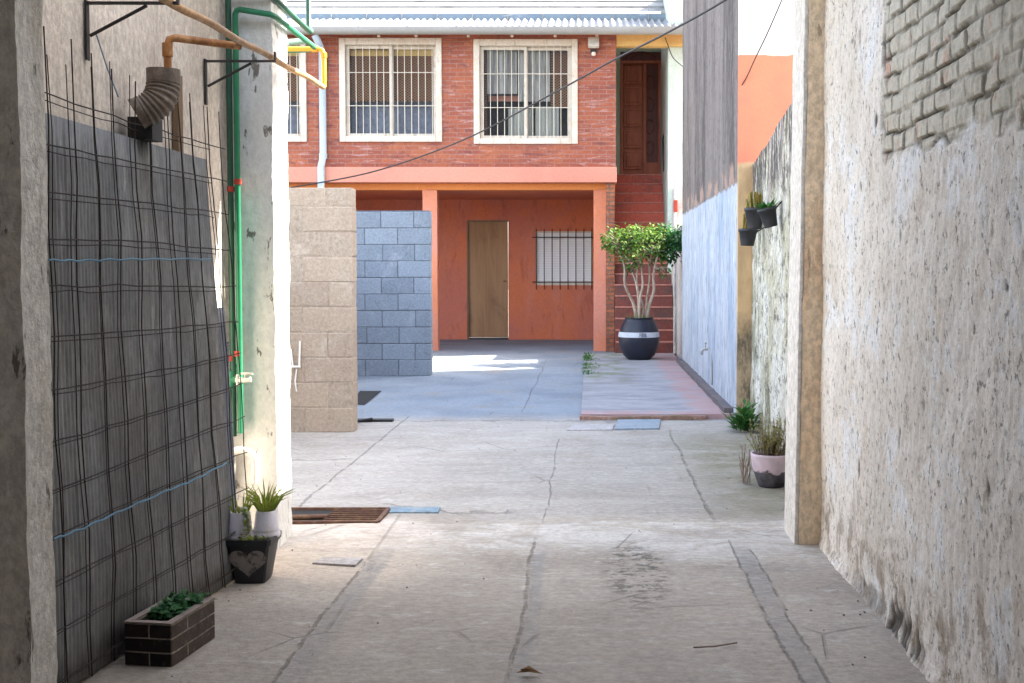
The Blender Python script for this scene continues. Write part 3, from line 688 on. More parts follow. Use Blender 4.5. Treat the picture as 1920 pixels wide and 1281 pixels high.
# ------------------------------------------------------------------ house
YF = 18.55
house = empty('brick_house', (-1.5, YF, 0), 'two storey house with red brick upper floor and terracotta porch below', 'house')
def zx(px, py, Y=YF): q = wp(px, py, Y); return q.x, q.z
xr, ztop = zx(1155, 60); _, zb = zx(900, 314)
wins = []
for (x0, y0, x1, y1) in ((384, 74, 575, 264), (637, 74, 828, 264), (889, 76, 1082, 268)):
    xa, zt = zx(x0, y0); xb, zbm = zx(x1, y1); wins.append((xa, xb, zbm, zt))
hw = MB(); hw.wall(-6, xr, zb - .02, ztop, YF, YF + .22, wins)
hw.box(xr - .2, xr - .0, YF + .2205, 20.9, zb - .02, ztop)      # side wall over the stairs
hw.build('upper_wall', M['house_brick'], house)
q = MB(); q.box(-6, xr + .012, YF - .13, YF + .3, wp(900, 342, YF - .13).z, wp(900, 313, YF - .13).z)
q.build('floor_band', M['salmon'], house, bevel=.008)
zlin0 = wp(900, 357, YF + .15).z
q = MB(); q.box(-6, .395, YF + .06, YF + .30, zlin0, wp(900, 342, YF - .13).z - .002); q.build('lintel_beam', M['orange_beam'], house, bevel=.006)
YC = 18.62
for (xa, xb) in ((793, 820), (1113, 1136)):
    q = MB(); q.rbox(wp(xa, 500, YC).x, wp(xb, 500, YC).x, YC, YC + .24, -.03, zlin0 - .002, .06, .003, 5)
    q.build('column', M['column'], house)
q = MB(); q.rbox(wp(1136, 500, YC).x + .004, wp(1152, 500, 18.5).x, 18.48, 21.7, -.03, zlin0 + .12, .06, .012, 6)
q.build('brick_pier', M['pier_brick'], house)
YB = 21.67
dx0, dz1 = zx(875, 413, YB); dx1, _ = zx(953, 500, YB)
sx0, sz1 = zx(1004, 434, YB); sx1, sz0 = zx(1111, 535, YB)
q = MB(); q.wall(-6, .40, -.04, 2.9, YB, YB + .2, [(dx0, dx1, -.04, dz1), (sx0, sx1, sz0, sz1)])
q.build('porch_wall', M['terracotta'], house)
q = MB(); q.box(-6, .40, YF + .302, YB + .2, 2.58, 2.7); q.build('porch_ceiling', M['terracotta'], house)
q = MB(); q.box(-6.2, -6.0, YF, YB + .2, -.05, 5.2); q.build('side_wall', M['terracotta'], house)
# porch door
dr = MB(); dr.box(dx0 + .03, dx1 - .01, YB + .06, YB + .10, .035, dz1 - .03)
dro = dr.build('door', M['plywood'], house, bevel=.004)
q = MB(); q.box(dx0, dx0 + .028, YB + .01, YB + .14, 0, dz1); q.box(dx0, dx1, YB + .012, YB + .14, dz1 - .028, dz1 - .001); q.build('door_frame', M['old_timber'], dro, off=OFF[house.name])
kz = zx(948, 527, YB)
q = MB(); q.tube([(kz[0], YB + .06, kz[1]), (kz[0], YB + .03, kz[1]), (kz[0] - .05, YB + .03, kz[1])], .009, 8)
q.build('handle', M['old_timber'], dro, off=OFF[house.name])
q = MB(); q.box(dx0, dx1, YB + .05, YB + .3, -.03, .03); q.build('threshold', M['iron'], house)
# porch window: shutter and black bars
sh = MB(); sh.box(sx0 + .002, sx1 - .002, YB + .05, YB + .09, sz0 + .002, sz1 - .002)
sho = sh.build('window', M['shutter'], house)
fr = MB()
for (a, b_, c_, d_) in ((sx0, sx0 + .03, sz0, sz1), (sx1 - .03, sx1, sz0, sz1), (sx0 + .03, sx1 - .03, sz1 - .03, sz1), (sx0 + .03, sx1 - .03, sz0, sz0 + .05)): fr.box(a, b_, YB + .01, YB + .049, c_, d_)
fr.build('frame', M['white_frame'], sho, off=OFF[house.name])
gr = MB(); n = 8
for k in range(n):
    x = sx0 + .015 + (sx1 - sx0 - .03) * k / (n - 1)
    gr.tube([(x, YB - .03, sz0 - .08), (x, YB - .03, sz1 + .05)], [.008, .009], 6)
for z in (sz0 + .06, sz1 - .11): gr.tube([(sx0 - .06, YB - .03, z), (sx1 + .03, YB - .03, z)], .009, 6)
for z in (sz0 + .06, sz1 - .11):
    for x in (sx0 - .05, sx1 + .02): gr.tube([(x, YB - .03, z), (x, YB + .02, z)], .009, 6)
gr.build('security_bars', M['black_bar'], sho, off=OFF[house.name])
# upper windows: folds and slabs behind the glass stand in for reflections
def window(h, kind):
    xa, xb, za, zt = h
    Y = YF - .035
    f = MB(); cw = .085
    for (a, b_, c_, d_) in ((xa - .01, xa + cw, za - .02, zt + .02), (xb - cw, xb + .01, za - .02, zt + .02), (xa + cw, xb - cw, zt - cw, zt + .02), (xa + cw, xb - cw, za - .02, za + cw * .8)):
        f.box(a, b_, Y, YF + .10, c_, d_)
    wo = f.build('window', M['white_frame'], house, bevel=.01)
    ho = OFF[house.name]
    s = MB(); ia, ib, ja, jt = xa + cw + .002, xb - cw - .002, za + cw * .8 + .002, zt - cw - .002
    xm = (ia + ib) / 2; sw = .05
    for (a, b_, yo) in ((ia, xm + .02, .05), (xm - .02, ib, .095)):
        for (p_, q_, r_, t_) in ((a, a + sw, ja, jt), (b_ - sw, b_, ja, jt), (a + sw, b_ - sw, jt - sw, jt), (a + sw, b_ - sw, ja, ja + sw)):
            s.box(p_, q_, YF + yo, YF + yo + .035, r_, t_)
    s.build('sash', M['white_frame'], wo, bevel=.004, off=ho)
    gl = MB(); gl.quad((ia + .02, YF + .07, ja + .02), (xm, YF + .07, ja + .02), (xm, YF + .07, jt - .02), (ia + .02, YF + .07, jt - .02))
    gl.quad((xm, YF + .115, ja + .02), (ib - .02, YF + .115, ja + .02), (ib - .02, YF + .115, jt - .02), (xm, YF + .115, jt - .02))
    gl.build('pane', M['glass'], wo, off=ho)
    r = MB(); n = 13
    for k in range(n):
        x = ia + (ib - ia) * (k + .5) / n
        r.tube([(x, YF + .0, ja - .03), (x, YF + .0, jt + .03)], .0056, 6)
    for z in (ja + (jt - ja) * .335, ja + (jt - ja) * .70): r.tube([(ia - .05, YF + .008, z), (ib + .05, YF + .008, z)], .0065, 6)
    r.build('security_bars', M['white_bar'], wo, off=ho)
    H = jt - ja; Yc = YF + .17
    if kind == 'blind':
        b1 = MB(); b1.box(ia, ib, Yc, Yc + .01, ja + H * .40, jt); b1.build('blind', M['blind'], wo, off=ho)
        b2 = MB(); b2.box(ia, ib, Yc - .01, Yc - .002, jt - H * .10, jt - .04); b2.build('blind_rail', M['yellow_wall'], wo, off=ho)
        b3 = MB(); b3.box(ia, ib, Yc + .2, Yc + .22, ja - .05, ja + H * .45); b3.build('sill_panel', M['room_blue'], wo, off=ho)
    else:
        def folds(x0, x1, z0, z1, yy, m, name, amp=.014):
            k = MB(); nn = int((x1 - x0) / .012)
            vs = [(x0 + (x1 - x0) * i / nn, yy + amp * math.sin(i * .9 + 2 * fn(V((i * .12, 1, 1)))), z) for i in range(nn + 1) for z in (z0, z1)]
            k.add(vs, [(2 * i, 2 * i + 2, 2 * i + 3, 2 * i + 1) for i in range(nn)], True); k.build(name, m, wo, off=ho)
        W_ = ib - ia
        folds(ia + .10, ia + W_ * .40, ja + H * .5, jt - .02, Yc, M['curtain'], 'curtain')
        folds(ia + W_ * .42, ia + W_ * .76, ja + H * .42, jt - .02, Yc + .03, M['curtain'], 'curtain')
        folds(ia + W_ * .30, ia + W_ * .56, ja, ja + H * .34, Yc, M['curtain_low'], 'lower_curtain')
        folds(ia + W_ * .60, ia + W_ * .86, ja, ja + H * .36, Yc, M['curtain_low'], 'lower_curtain')
        b1 = MB(); b1.box(ia + W_ * .77, ib, Yc + .05, Yc + .06, ja + H * .35, jt); b1.build('blind', M['blind'], wo, off=ho)
        b4 = MB(); b4.box(ia, ia + .09, Yc + .02, Yc + .03, ja, jt); b4.build('side_blind', M['blind'], wo, off=ho)
        b5 = MB(); b5.box(ia + .1, ib - .1, Yc + .2, Yc + .24, ja + H * .44, ja + H * .5); b5.build('rail', M['salmon'], wo, off=ho)
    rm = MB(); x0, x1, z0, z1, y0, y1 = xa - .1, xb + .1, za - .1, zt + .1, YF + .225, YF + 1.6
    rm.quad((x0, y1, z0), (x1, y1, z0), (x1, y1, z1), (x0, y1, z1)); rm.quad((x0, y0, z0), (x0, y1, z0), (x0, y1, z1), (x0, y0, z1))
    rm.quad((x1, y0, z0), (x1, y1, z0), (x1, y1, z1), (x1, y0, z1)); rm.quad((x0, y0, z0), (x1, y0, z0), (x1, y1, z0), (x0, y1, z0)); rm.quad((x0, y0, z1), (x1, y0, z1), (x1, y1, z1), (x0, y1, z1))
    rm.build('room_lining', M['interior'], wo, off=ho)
for h, k in zip(wins, ('blind', 'blind', 'curtain')): window(h, k)
# stairwell: yellow lintel, mint wall, door at the landing
xm0, xm1 = wp(1253, 200, 18.66).x, wp(1282, 200, 18.66).x
_, ly0 = zx(1200, 87, YF + .05)
q = MB(); q.box(xr + .002, xm1 + .1, YF + .02, YF + .22, ly0, ztop - .002); q.build('stair_lintel', M['yellow_wall'], house, bevel=.006)
q = MB(); q.rbox(xm0, xm1 + .1, 18.66, 20.95, -.05, ly0 - .003, .12, .005, 3); q.rbox(xm0 + .01, xm1 + .1, 18.775, 20.95, ly0 - .05, 6.0, .3, .003, 3); q.build('stair_wall', M['mint'], house)
YD = 20.7
uz0 = wp(1200, 328, 20.4).z
ux0, ux1 = wp(1163, 200, YD).x, wp(1240, 200, YD).x
uzt = wp(1200, 96, YD).z; uzd = wp(1200, 113, YD).z
q = MB(); q.wall(xr - .2, xm0 + .02, uz0 - .3, ztop + .6, YD + .06, YD + .2, [(ux0, ux1, uz0, uzt)]); q.build('landing_wall', M['green_jamb'], house)
ud = MB(); ud.box(ux0, ux1, YD + .10, YD + .13, uz0, uzd)
udo = ud.build('door', M['door_wood'], house); tag(udo, 'carved red wooden door at the head of the stairs')
ho = OFF[house.name]
q = MB()
for (a, b_, c_, d_) in ((ux0, ux0 + .045, uz0, uzd), (ux1 - .05, ux1, uz0, uzd), (ux0 + .045, ux1 - .05, uzd - .05, uzd)): q.box(a, b_, YD + .03, YD + .099, c_, d_)
xs_ = ux0 + (ux1 - ux0) * .60; q.box(xs_ - .03, xs_ + .03, YD + .04, YD + .099, uz0, uzd - .05)
q.build('frame', M['door_wood'], udo, bevel=.006, off=ho)
q = MB(); pz = (uzd - .06 - uz0 - .1) / 5
for k in range(5):
    z0 = uz0 + .1 + k * pz; xa, xb = ux0 + .06, xs_ - .045
    q.box(xa, xb, YD + .07, YD + .099, z0 + .02, z0 + pz - .03)
    q.box(xa + .05, xb - .05, YD + .05, YD + .069, z0 + .07, z0 + pz - .08)
q.build('panel', M['door_wood'], udo, bevel=.015, off=ho)
q = MB(); q.box(xs_ + .035, ux1 - .055, YD + .085, YD + .099, uz0 + .25, uzd - .06)
for k in range(4):
    z = uz0 + .5 + k * .38
    q.tube([(xs_ + .09 + .07 * math.cos(a), YD + .075, z + .12 * math.sin(a)) for a in [i * math.pi / 6 for i in range(13)]], .012, 6)
q.build('carved_light', M['door_dark'], udo, off=ho)
q = MB(); q.box(ux0, ux1, YD + .09, YD + .12, uzd + .004, uzt)
xc = (ux0 + ux1) / 2
for rr_ in (.30, .22): q.tube([(xc + rr_ * math.cos(a), YD + .07, uzd + .01 + rr_ * .5 * math.sin(a)) for a in [i * math.pi / 14 for i in range(15)]], .014, 6)
q.build('transom', M['door_dark'], house)
# roof, flashing, gutter, downspout
n = 420; RX0, RX1 = -6.3, xm1 + .25
def corr(name, y0, z0, y1, z1, m, pitch, amp, tk=.0):
    k = MB(); vs = []; nn = int((RX1 - RX0) / pitch * 8)
    for i in range(nn + 1):
        x = RX0 + (RX1 - RX0) * i / nn; o = amp * math.sin(2 * math.pi * x / pitch)
        vs += [(x, y0, z0 + o), (x, y1, z1 + o)]
    k.add(vs, [(2 * i, 2 * i + 2, 2 * i + 3, 2 * i + 1) for i in range(nn)], True)
    return k.build(name, m, house)
YG = YF - .32
zg = wp(900, 54, YG).z
corr('roof_sheet', YG + .02, zg + .015, YG + 1.3, wp(900, 36, YG + 1.3).z, M['roof'], .11, .022)
zf = wp(900, 38, YG + 1.2).z
q = MB(); q.box(RX0, RX1, YG + 1.28, YG + 1.32, zf - .05, wp(900, 26, YG + 1.3).z)
for k in range(22):
    x = RX0 + .3 + k * .58; q3 = MB(); q3.box(x, x + .012, YG + 1.262, YG + 1.279, zf - .02, wp(900, 22, YG + 1.3).z + .05)
    q3.build('flashing_clip', M['gutter'], house)
q.build('roof_flashing', M['flash'], house)
zu = wp(900, 26, YG + 1.3).z
k = MB(); vs = []; rows = 22
for r_ in range(rows + 1):
    yy = YG + 1.33 + r_ * .30; z_ = zu + .01 + r_ * .16
    vs += [(RX0, yy, z_ + .03), (RX1, yy, z_ + .03), (RX0, yy + .001, z_), (RX1, yy + .001, z_)]
fs = []
for r_ in range(rows): fs += [(4 * r_ + 0, 4 * r_ + 1, 4 * r_ + 7, 4 * r_ + 6)] + [(4 * r_ + 4, 4 * r_ + 5, 4 * r_ + 7, 4 * r_ + 6)]
k.add(vs, fs); k.build('upper_roof', M['roof_tile'], house)
q = MB(); prof = [(-.07, .055), (-.075, -.01), (-.05, -.05), (0, -.06), (.05, -.045), (.06, .05)]
vs = []
for x in (RX0, RX1):
    for (yy, zz) in prof: vs.append((x, YG + yy - .02, zg - .035 + zz))
q.add(vs, [(i, i + 1, i + 7, i + 6) for i in range(5)], True)
for k in range(12):
    x = RX0 + .5 + k * .75; q.box(x, x + .02, YG - .10, YG + .05, zg + .012, zg + .022)
q.build('gutter', M['gutter'], house)
q = MB(); q.box(RX0, RX1, YG + .05, YF + .2, ztop - .0, ztop + .03); q.build('soffit', M['orange_beam'], house)
xd = wp(605, 200, YF - .07).x
q = MB(); zbend = wp(600, 300, YF - .07).z
q.tube([(xd - .06, YG + .02, zg - .09), (xd - .02, YG + .05, zg - .18), (xd, YF - .07, zg - .30), (xd, YF - .07, zbend + .05), (xd - .01, YF - .19, zbend - .12), (xd - .01, YF - .2, 1.8), (xd - .01, YF - .2, 0.02)], .055, 12)
q.tube([(xd, YF - .07, zbend + .02), (xd, YF - .07, zbend + .1)], .064, 12)
q.build('downspout', M['downpipe'], house)
# small bulbs under the eave
for i, px in enumerate((878, 960, 1041, 1119, 710, 780)):
    P = wp(px, 66, YF - .06)
    b = MB(); b.lathe([(0.001, -.035), (.02, -.03), (.027, -.012), (.022, .008), (.012, .022), (.01, .04)], P, 12)
    bo = b.build('bulb', M['bulb'], house)
# floodlight
P = wp(1113, 80, YF - .1)
fl = empty('wall_lamp', P, 'cream floodlight with a motion sensor on the brick wall near the upper door', 'lamp')
q = MB(); q.obox(P, (.085, 0, 0), (0, .04, -.015), (0, .03, .075)); q.build('lamp_housing', M['lamp_body'], fl, bevel=.012)
q = MB(); q.tube([P + V((0, .03, -.04)), P + V((0, .1, -.06))], .014, 8); q.box(P.x - .05, P.x + .05, P.y + .05, P.y + .098, P.z - .15, P.z - .09); q.build('bracket', M['black_bar'], fl)
q = MB(); q.lathe([(.001, -.05), (.03, -.04), (.036, -.015), (.03, .01)], P + V((0, .02, -.155)), 12); q.build('sensor', M['bulb'], fl)

# staircase
stairs = empty('staircase', (.85, 17.55, 0), 'steep red painted stairs climbing to the carved upper door', 'stairs')
N = 17; tr_ = (20.4 - 17.55) / N; rs_ = (uz0 - WZ) / N
for i in range(N):
    z0 = WZ + i * rs_; z1 = z0 + rs_; y0 = 17.55 + i * tr_
    xa = .389
    xb = 1.285 if y0 < 18.6 else xm0 - .003
    s = MB(); s.box(xa, xb, y0 + .012, y0 + tr_ + .0115, -.04, z1 - .022)
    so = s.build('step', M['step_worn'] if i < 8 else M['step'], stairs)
    s = MB(); s.box(xa, xb - .002, y0, y0 + tr_ + .02, z1 - .021, z1); s.build('nosing', M['nosing'], so, bevel=.006, off=OFF[stairs.name])
s = MB(); s.box(xr + .003, xm0 - .003, 20.4, YD + .09, uz0 - .2, uz0 - .002); s.build('landing', M['step'], stairs)
hp = [wp(1247, 255, 20.1), wp(1246, 250, 19.9), wp(1243, 260, 19.6), wp(1245, 322, 19.7)]
s = MB(); s.tube(hp, .016, 8); s.build('handrail', M['black_bar'], stairs)

# white pole and box by the parapet, beside the tree
q = MB(); a, b_ = wp(1264, 330, 17.9), wp(1266, 668, 17.5)
q.tube([(1.265, 17.45, WZ), (1.262, 17.45, 2.75)], .022, 8)
tag(q.build('standpipe', M['white_low']), 'thin white pipe standing at the right foot of the stairs', 'pipe')
q = MB(); a = wp(1270, 385, 17.4); q.box(1.24, 1.30, 17.40, 17.5, a.z - .1, a.z + .08)
tag(q.build('meter_box', M['red_ring'], bevel=.01), 'small red box on the white parapet above the tree crown', 'box')

# ------------------------------------------------------------------ pots and plants
def leaves_cloud(mb, n, gen, L, W, droop=.3, rnd=random):
    for _ in range(n):
        p, out = gen()
        d = V((rnd.gauss(0, 1), rnd.gauss(0, 1), rnd.gauss(0, .7))).normalized() * .8 + V(out) * .7 + V((0, 0, -droop))
        s = rnd.uniform(.65, 1.3)
        mb.leaf(p, d, (rnd.gauss(0, .4), rnd.gauss(0, .4), 1), L * s, W * s)
PB = gp(1202, 681, WZ)
PT = V((PB.x, 16.35, WZ))
tree = empty('potted_tree', PT, 'ficus tree with several pale stems in a round navy pot before the stairs', 'potted tree')
k = 16.35 / F
pr = [(.001, 0), (.16, 0), (.175, .02)] + [(.285 * math.sin(math.pi * (.20 + .60 * u)) ** .72, .02 + .55 * u) for u in [i / 14 for i in range(1, 15)]] + [(.215, .585), (.20, .58), (.19, .52), (.001, .52)]
q = MB(); q.lathe(pr, PT, 40); po = q.build('pot', M['navy_pot'], tree)
bz0, bz1 = .315, .385
def prad(z):
    u = (z - .02) / .55; return .285 * math.sin(math.pi * (.20 + .60 * u)) ** .72
q = MB(); q.lathe([(prad(z) + .004, z) for z in (bz0, bz0 + .025, bz0 + .05, bz1)], PT, 40); q.build('band', M['band'], po, off=PT)
# worn lettering on the band (illegible in the photo): a few upright strokes
q = MB()
def onpot(a, z, r=.0065):
    R_ = prad(z) + r; return PT + V((R_ * math.sin(a), -R_ * math.cos(a), z))
zc = (bz0 + bz1) / 2
def stroke(a0, z0, a1, z1): q.tube([onpot(a0 + (a1 - a0) * t_ / 3, z0 + (z1 - z0) * t_ / 3) for t_ in range(4)], .004, 5)
a = 0.0
for ch in 'FOIUL':
    h_, w_ = .026, .045
    if ch in 'FIUL': stroke(a, zc - h_, a, zc + h_)
    if ch == 'F': stroke(a, zc + h_, a + w_, zc + h_); stroke(a, zc, a + w_ * .8, zc)
    if ch == 'O': stroke(a, zc - h_, a, zc + h_); stroke(a + w_, zc - h_, a + w_, zc + h_); stroke(a, zc + h_, a + w_, zc + h_); stroke(a, zc - h_, a + w_, zc - h_)
    if ch == 'U': stroke(a + w_, zc - h_, a + w_, zc + h_); stroke(a, zc - h_, a + w_, zc - h_)
    if ch == 'L': stroke(a, zc - h_, a + w_, zc - h_)
    a += .085 if ch != 'I' else .05
q.build('lettering', M['ink'], po, off=PT)
q = MB(); q.disc(PT + V((0, 0, .54)), .195); q.build('soil', M['soil'], tree)
random.seed(11)
tk = MB(); tips = []
def limb(pts, r0, r1):
    n_ = 14; out = []
    for i in range(n_ + 1):
        u = i / n_ * (len(pts) - 1); j = min(int(u), len(pts) - 2); f_ = u - j
        p0 = V(pts[max(j - 1, 0)]); p1 = V(pts[j]); p2 = V(pts[j + 1]); p3 = V(pts[min(j + 2, len(pts) - 1)])
        out.append(.5 * ((2 * p1) + (p2 - p0) * f_ + (2 * p0 - 5 * p1 + 4 * p2 - p3) * f_ ** 2 + (-p0 + 3 * p1 - 3 * p2 + p3) * f_ ** 3))
    tk.tube(out, [r0 + (r1 - r0) * i / n_ for i in range(n_ + 1)], 8)
    return out
def tp(px, py, dy=0): return wp(px, py, 16.35 + dy)
limb([tp(1194, 604), tp(1188, 570), tp(1172, 535, -.05), tp(1171, 500, -.1), tp(1160, 470, -.15)], .026, .011)
limb([tp(1197, 604, .05), tp(1197, 555, .05), tp(1190, 520, .1), tp(1180, 500, .12), tp(1172, 470, .2)], .024, .010)
limb([tp(1198, 600, -.04), tp(1200, 560, -.05), tp(1205, 535, -.05), tp(1203, 505, 0), tp(1198, 460, -.1)], .022, .010)
limb([tp(1212, 604), tp(1218, 570), tp(1226, 545), tp(1225, 520, -.02), tp(1229, 495, -.05), tp(1238, 460, -.1)], .026, .012)
limb([tp(1210, 604, .08), tp(1213, 560, .1), tp(1218, 520, .15), tp(1215, 470, .2)], .020, .010)
limb([tp(1203, 604, 0), tp(1206, 575, .05), tp(1194, 530, .06), tp(1200, 480, .1)], .018, .008)
def crown(blobs, n, m, name, L, W):
    mb = MB()
    tot = sum(b_[3] for b_ in blobs)
    for (c0, rx, rz, wgt) in blobs:
        for _ in range(int(n * wgt / tot)):
            far = random.random() < .14
            while True:
                v = V((random.uniform(-1, 1), random.uniform(-1, 1), random.uniform(-1, 1)))
                if .35 < v.length < 1: break
            if fn(v * 2.6 + c0 * 3) < -.04: continue
            if far: v = v.normalized() * random.uniform(1.05, 1.38)
            p = c0 + V((v.x * rx, v.y * rx * .9, v.z * rz))
            d = V((random.gauss(0, 1), random.gauss(0, 1), random.gauss(0, .6))).normalized() * .8 + v * .6 + V((0, 0, -.25))
            s = random.uniform(.7, 1.3)
            mb.leaf(p, d, (random.gauss(0, .4), random.gauss(0, .4), 1), L * s, W * s)
    return mb.build(name, m, tree)
B = []
for (px, py, dy, rx, rz, wgt) in ((1160, 455, -.1, .22, .17, 3), (1190, 450, .1, .24, .19, 4), (1215, 455, -.2, .24, .19, 4), (1178, 480, -.2, .18, .13, 2), (1235, 452, .1, .20, .19, 3), (1148, 448, .2, .17, .10, 1.5), (1222, 434, .05, .18, .08, 1.1), (1180, 436, 0, .15, .07, .9), (1140, 460, -.1, .09, .07, .7), (1165, 440, 0, .2, .1, 1.6), (1230, 478, .1, .12, .1, 1), (1205, 470, .3, .24, .17, 3), (1186, 496, -.1, .12, .09, 1), (1200, 440, 0, .26, .12, 3), (1245, 505, -.1, .09, .08, .5)):
    B.append((tp(px, py, dy), rx, rz, wgt))
crown(B, 3700, M['ficus'], 'crown', .066, .017)
tw_ = tk
for (c0, rx, rz, wgt) in B:
    for _ in range(7):
        v = V((random.gauss(0, 1), random.gauss(0, 1), random.gauss(.2, .8))).normalized(); e_ = c0 + V((v.x * rx, v.y * rx, v.z * rz)) * 1.1
        s0 = c0.lerp(tp(1205, 505), .45); tw_.tube([s0, s0.lerp(e_, .5) + V((random.gauss(0, .02), random.gauss(0, .02), .02)), e_], [.006, .004, .002], 5)
tw_.build('trunk', M['bark'], tree)
B = [(tp(px, py, dy), rx, rz, wgt) for (px, py, dy, rx, rz, wgt) in ((1262, 445, .1, .15, .17, 2), (1255, 470, .0, .14, .15, 2), (1270, 450, -.15, .11, .14, 1.4), (1243, 440, .2, .14, .14, 1.2))]
crown(B, 1900, M['ficus_dark'], 'dark_crown', .065, .018)
q = MB()
for _ in range(90):
    a = random.uniform(0, 6.28); r_ = random.uniform(.05, .19); p = PT + V((r_ * math.cos(a), r_ * math.sin(a), .54))
    q.leaf(p, (random.gauss(0, .4), random.gauss(0, .4), 1), (1, 0, 0), random.uniform(.05, .13), .008)
q.build('grass_tuft', M['grass_leaf'], tree)

# three pots hanging on the mouldy wall
def hang_pot(P, r, h, lab, tilt, plant, lean=(0, 0)):
    t = empty('wall_pot', P, lab, 'plant pot', 'black pots hanging on the mouldy wall')
    q = MB(); q.lathe([(.001, 0), (r * .72, 0), (r * .74, .01), (r * .98, h * .82), (r * 1.08, h * .83), (r * 1.1, h), (r * 1.02, h), (r * .95, h * .85), (.001, h * .85)], P, 24); q.build('pot', M['black_pot'], t)
    q = MB(); q.disc(P + V((0, 0, h * .86)), r * .94); q.build('soil', M['soil'], t)
    q = MB(); random.seed(int(P.z * 1000))
    if plant == 'spikes':
        for _ in range(34):
            a = random.uniform(0, 6.28); rr = random.uniform(0, r * .85); b0 = P + V((rr * math.cos(a), rr * math.sin(a), h * .86)); hh = random.uniform(.07, .15)
            q.tube([b0, b0 + V((random.gauss(0, .008), random.gauss(0, .008), hh))], [.009, .006], 6)
        q.build('succulent', M['succulent'], t)
    else:
        for _ in range(46):
            a = random.uniform(0, 6.28); rr = random.uniform(0, r * .8); b0 = P + V((rr * math.cos(a), rr * math.sin(a), h * .86))
            q.leaf(b0, (math.cos(a) * .7, math.sin(a) * .7, random.uniform(.4, 1.3)), (0, 0, 1), random.uniform(.05, .11), .012)
        q.build('leaves', M['weed'], t)
    q = MB(); q.tube([P + V((r * 1.05, 0, h * .9)), P + V((r * 1.05 + .06, .0, h * .9 + .04))], .005, 6); q.build('hook', M['iron'], t)
    t.rotation_euler = tilt
    return t
Yp = 8.7
u = Yp / F
P1 = wp(1415, 430, 8.9); hang_pot(P1, 18 * 8.9 / F, 40 * 8.9 / F, 'black wall pot of ochre succulents, upper left of three', (0, R(0), 0), 'spikes')
P2 = wp(1446, 426, 8.35); hang_pot(P2, 17 * 8.35 / F, 37 * 8.35 / F, 'black wall pot tilted to one side with small green leaves', (0, R(-14), 0), 'leaves')
P3 = wp(1401, 461, 9.2); hang_pot(P3, 17 * 9.2 / F, 31 * 9.2 / F, 'black wall pot lowest of three with a yellowish plant', (0, R(3), 0), 'spikes')

# ground pot at right
P = V((gp(1443, 921).x, 7.0, 0.0)); P.x = (1446 - CX) / F * 7.05
rp = empty('garden_pot', P, 'peeling pink pot with a dry olive bush beside the pilaster', 'plant pot')
r0 = 38 * 7.05 / F; hh = 62 * 7.05 / F
q = MB(); q.lathe([(.001, 0), (r0 * .62, 0), (r0 * .74, hh * .2), (r0 * .92, hh * .55), (r0 * 1.0, hh * .92), (r0 * 1.02, hh), (r0 * .95, hh), (r0 * .9, hh * .9), (.001, hh * .9)], P, 32); q.build('pot', M['pink_pot'], rp)
q = MB(); q.disc(P + V((0, 0, hh * .91)), r0 * .9); q.build('soil', M['soil'], rp)
random.seed(5); q = MB(); st = MB()
for _ in range(70):
    a = random.uniform(0, 6.28); rr = random.uniform(0, r0 * .8); b0 = P + V((rr * math.cos(a), rr * math.sin(a), hh * .9))
    tip = b0 + V((math.cos(a) * random.uniform(0, .09), math.sin(a) * random.uniform(0, .09), random.uniform(.08, .24)))
    st.tube([b0, b0.lerp(tip, .5) + V((random.gauss(0, .008), random.gauss(0, .008), 0)), tip], [.0025, .002, .0012], 5)
    for _k in range(26):
        f_ = random.uniform(.15, 1); p = b0.lerp(tip, f_)
        q.leaf(p, (random.gauss(0, 1), random.gauss(0, 1), random.gauss(.5, .6)), (0, 0, 1), random.uniform(.014, .032), .005)
st.build('stem', M['dead_stem'], rp); q.build('foliage', M['bush'], rp)
# dry stalks left of the pot
q = MB(); random.seed(9)
for _ in range(12):
    b0 = V(((random.uniform(1394, 1412) - CX) / F * 7.1, 7.1 + random.uniform(-.1, .15), 0)); q.tube([b0, b0 + V((random.gauss(0, .02), 0, random.uniform(.1, .24)))], .003, 5)
for _ in range(60):
    b0 = V(((random.uniform(1392, 1412) - CX) / F * 7.1, 7.1 + random.uniform(-.1, .15), random.uniform(.0, .2))); q.leaf(b0, (random.gauss(0, 1), random.gauss(0, 1), random.gauss(0, .5)), (0, 0, 1), .025, .006)
tag(q.build('dry_weed', M['dead_stem']), 'dry brown weed stalks just left of the pink pot', 'weed')
def weed(P, n, spread, hgt_, L, W, m, lab, name='weed'):
    q = MB()
    for _ in range(n):
        a = random.uniform(0, 6.28); rr = abs(random.gauss(0, spread * .5)); b0 = V(P) + V((rr * math.cos(a), rr * math.sin(a) * .8, abs(random.gauss(0, hgt_ * .5))))
        q.leaf(b0, (math.cos(a), math.sin(a), random.uniform(.2, 1.4)), (0, 0, 1), L * random.uniform(.6, 1.4), W * random.uniform(.7, 1.3))
    return tag(q.build(name, m), lab, 'weed')
random.seed(3)
weed((1.24, 9.35, 0), 190, .13, .16, .09, .022, M['weed'], 'leafy green weed growing at the foot of the wall before the walkway')
def edge_grass(y0, y1, n, lab):
    q = MB()
    for _ in range(n):
        y = random.uniform(y0, y1); dens = fn(V((y * 2.3, 0, 4)))
        if dens < -.15: continue
        b0 = V((-.08 + abs(random.gauss(0, .06)) * (1 + 2 * max(0, dens)), y, WZ - .005))
        q.leaf(b0, (random.gauss(-.2, .7), random.gauss(0, .7), random.uniform(.1, 1.1)), (0, 0, 1), random.uniform(.02, .065), .006)
    return tag(q.build('edge_grass', M['weed']), lab, 'grass', kind='stuff')
edge_grass(16.0, 17.5, 420, 'low weeds along the walkway edge at the foot of the brick pier')
edge_grass(13.9, 15.6, 300, 'low grass drooping over the left edge of the walkway, nearer the camera')

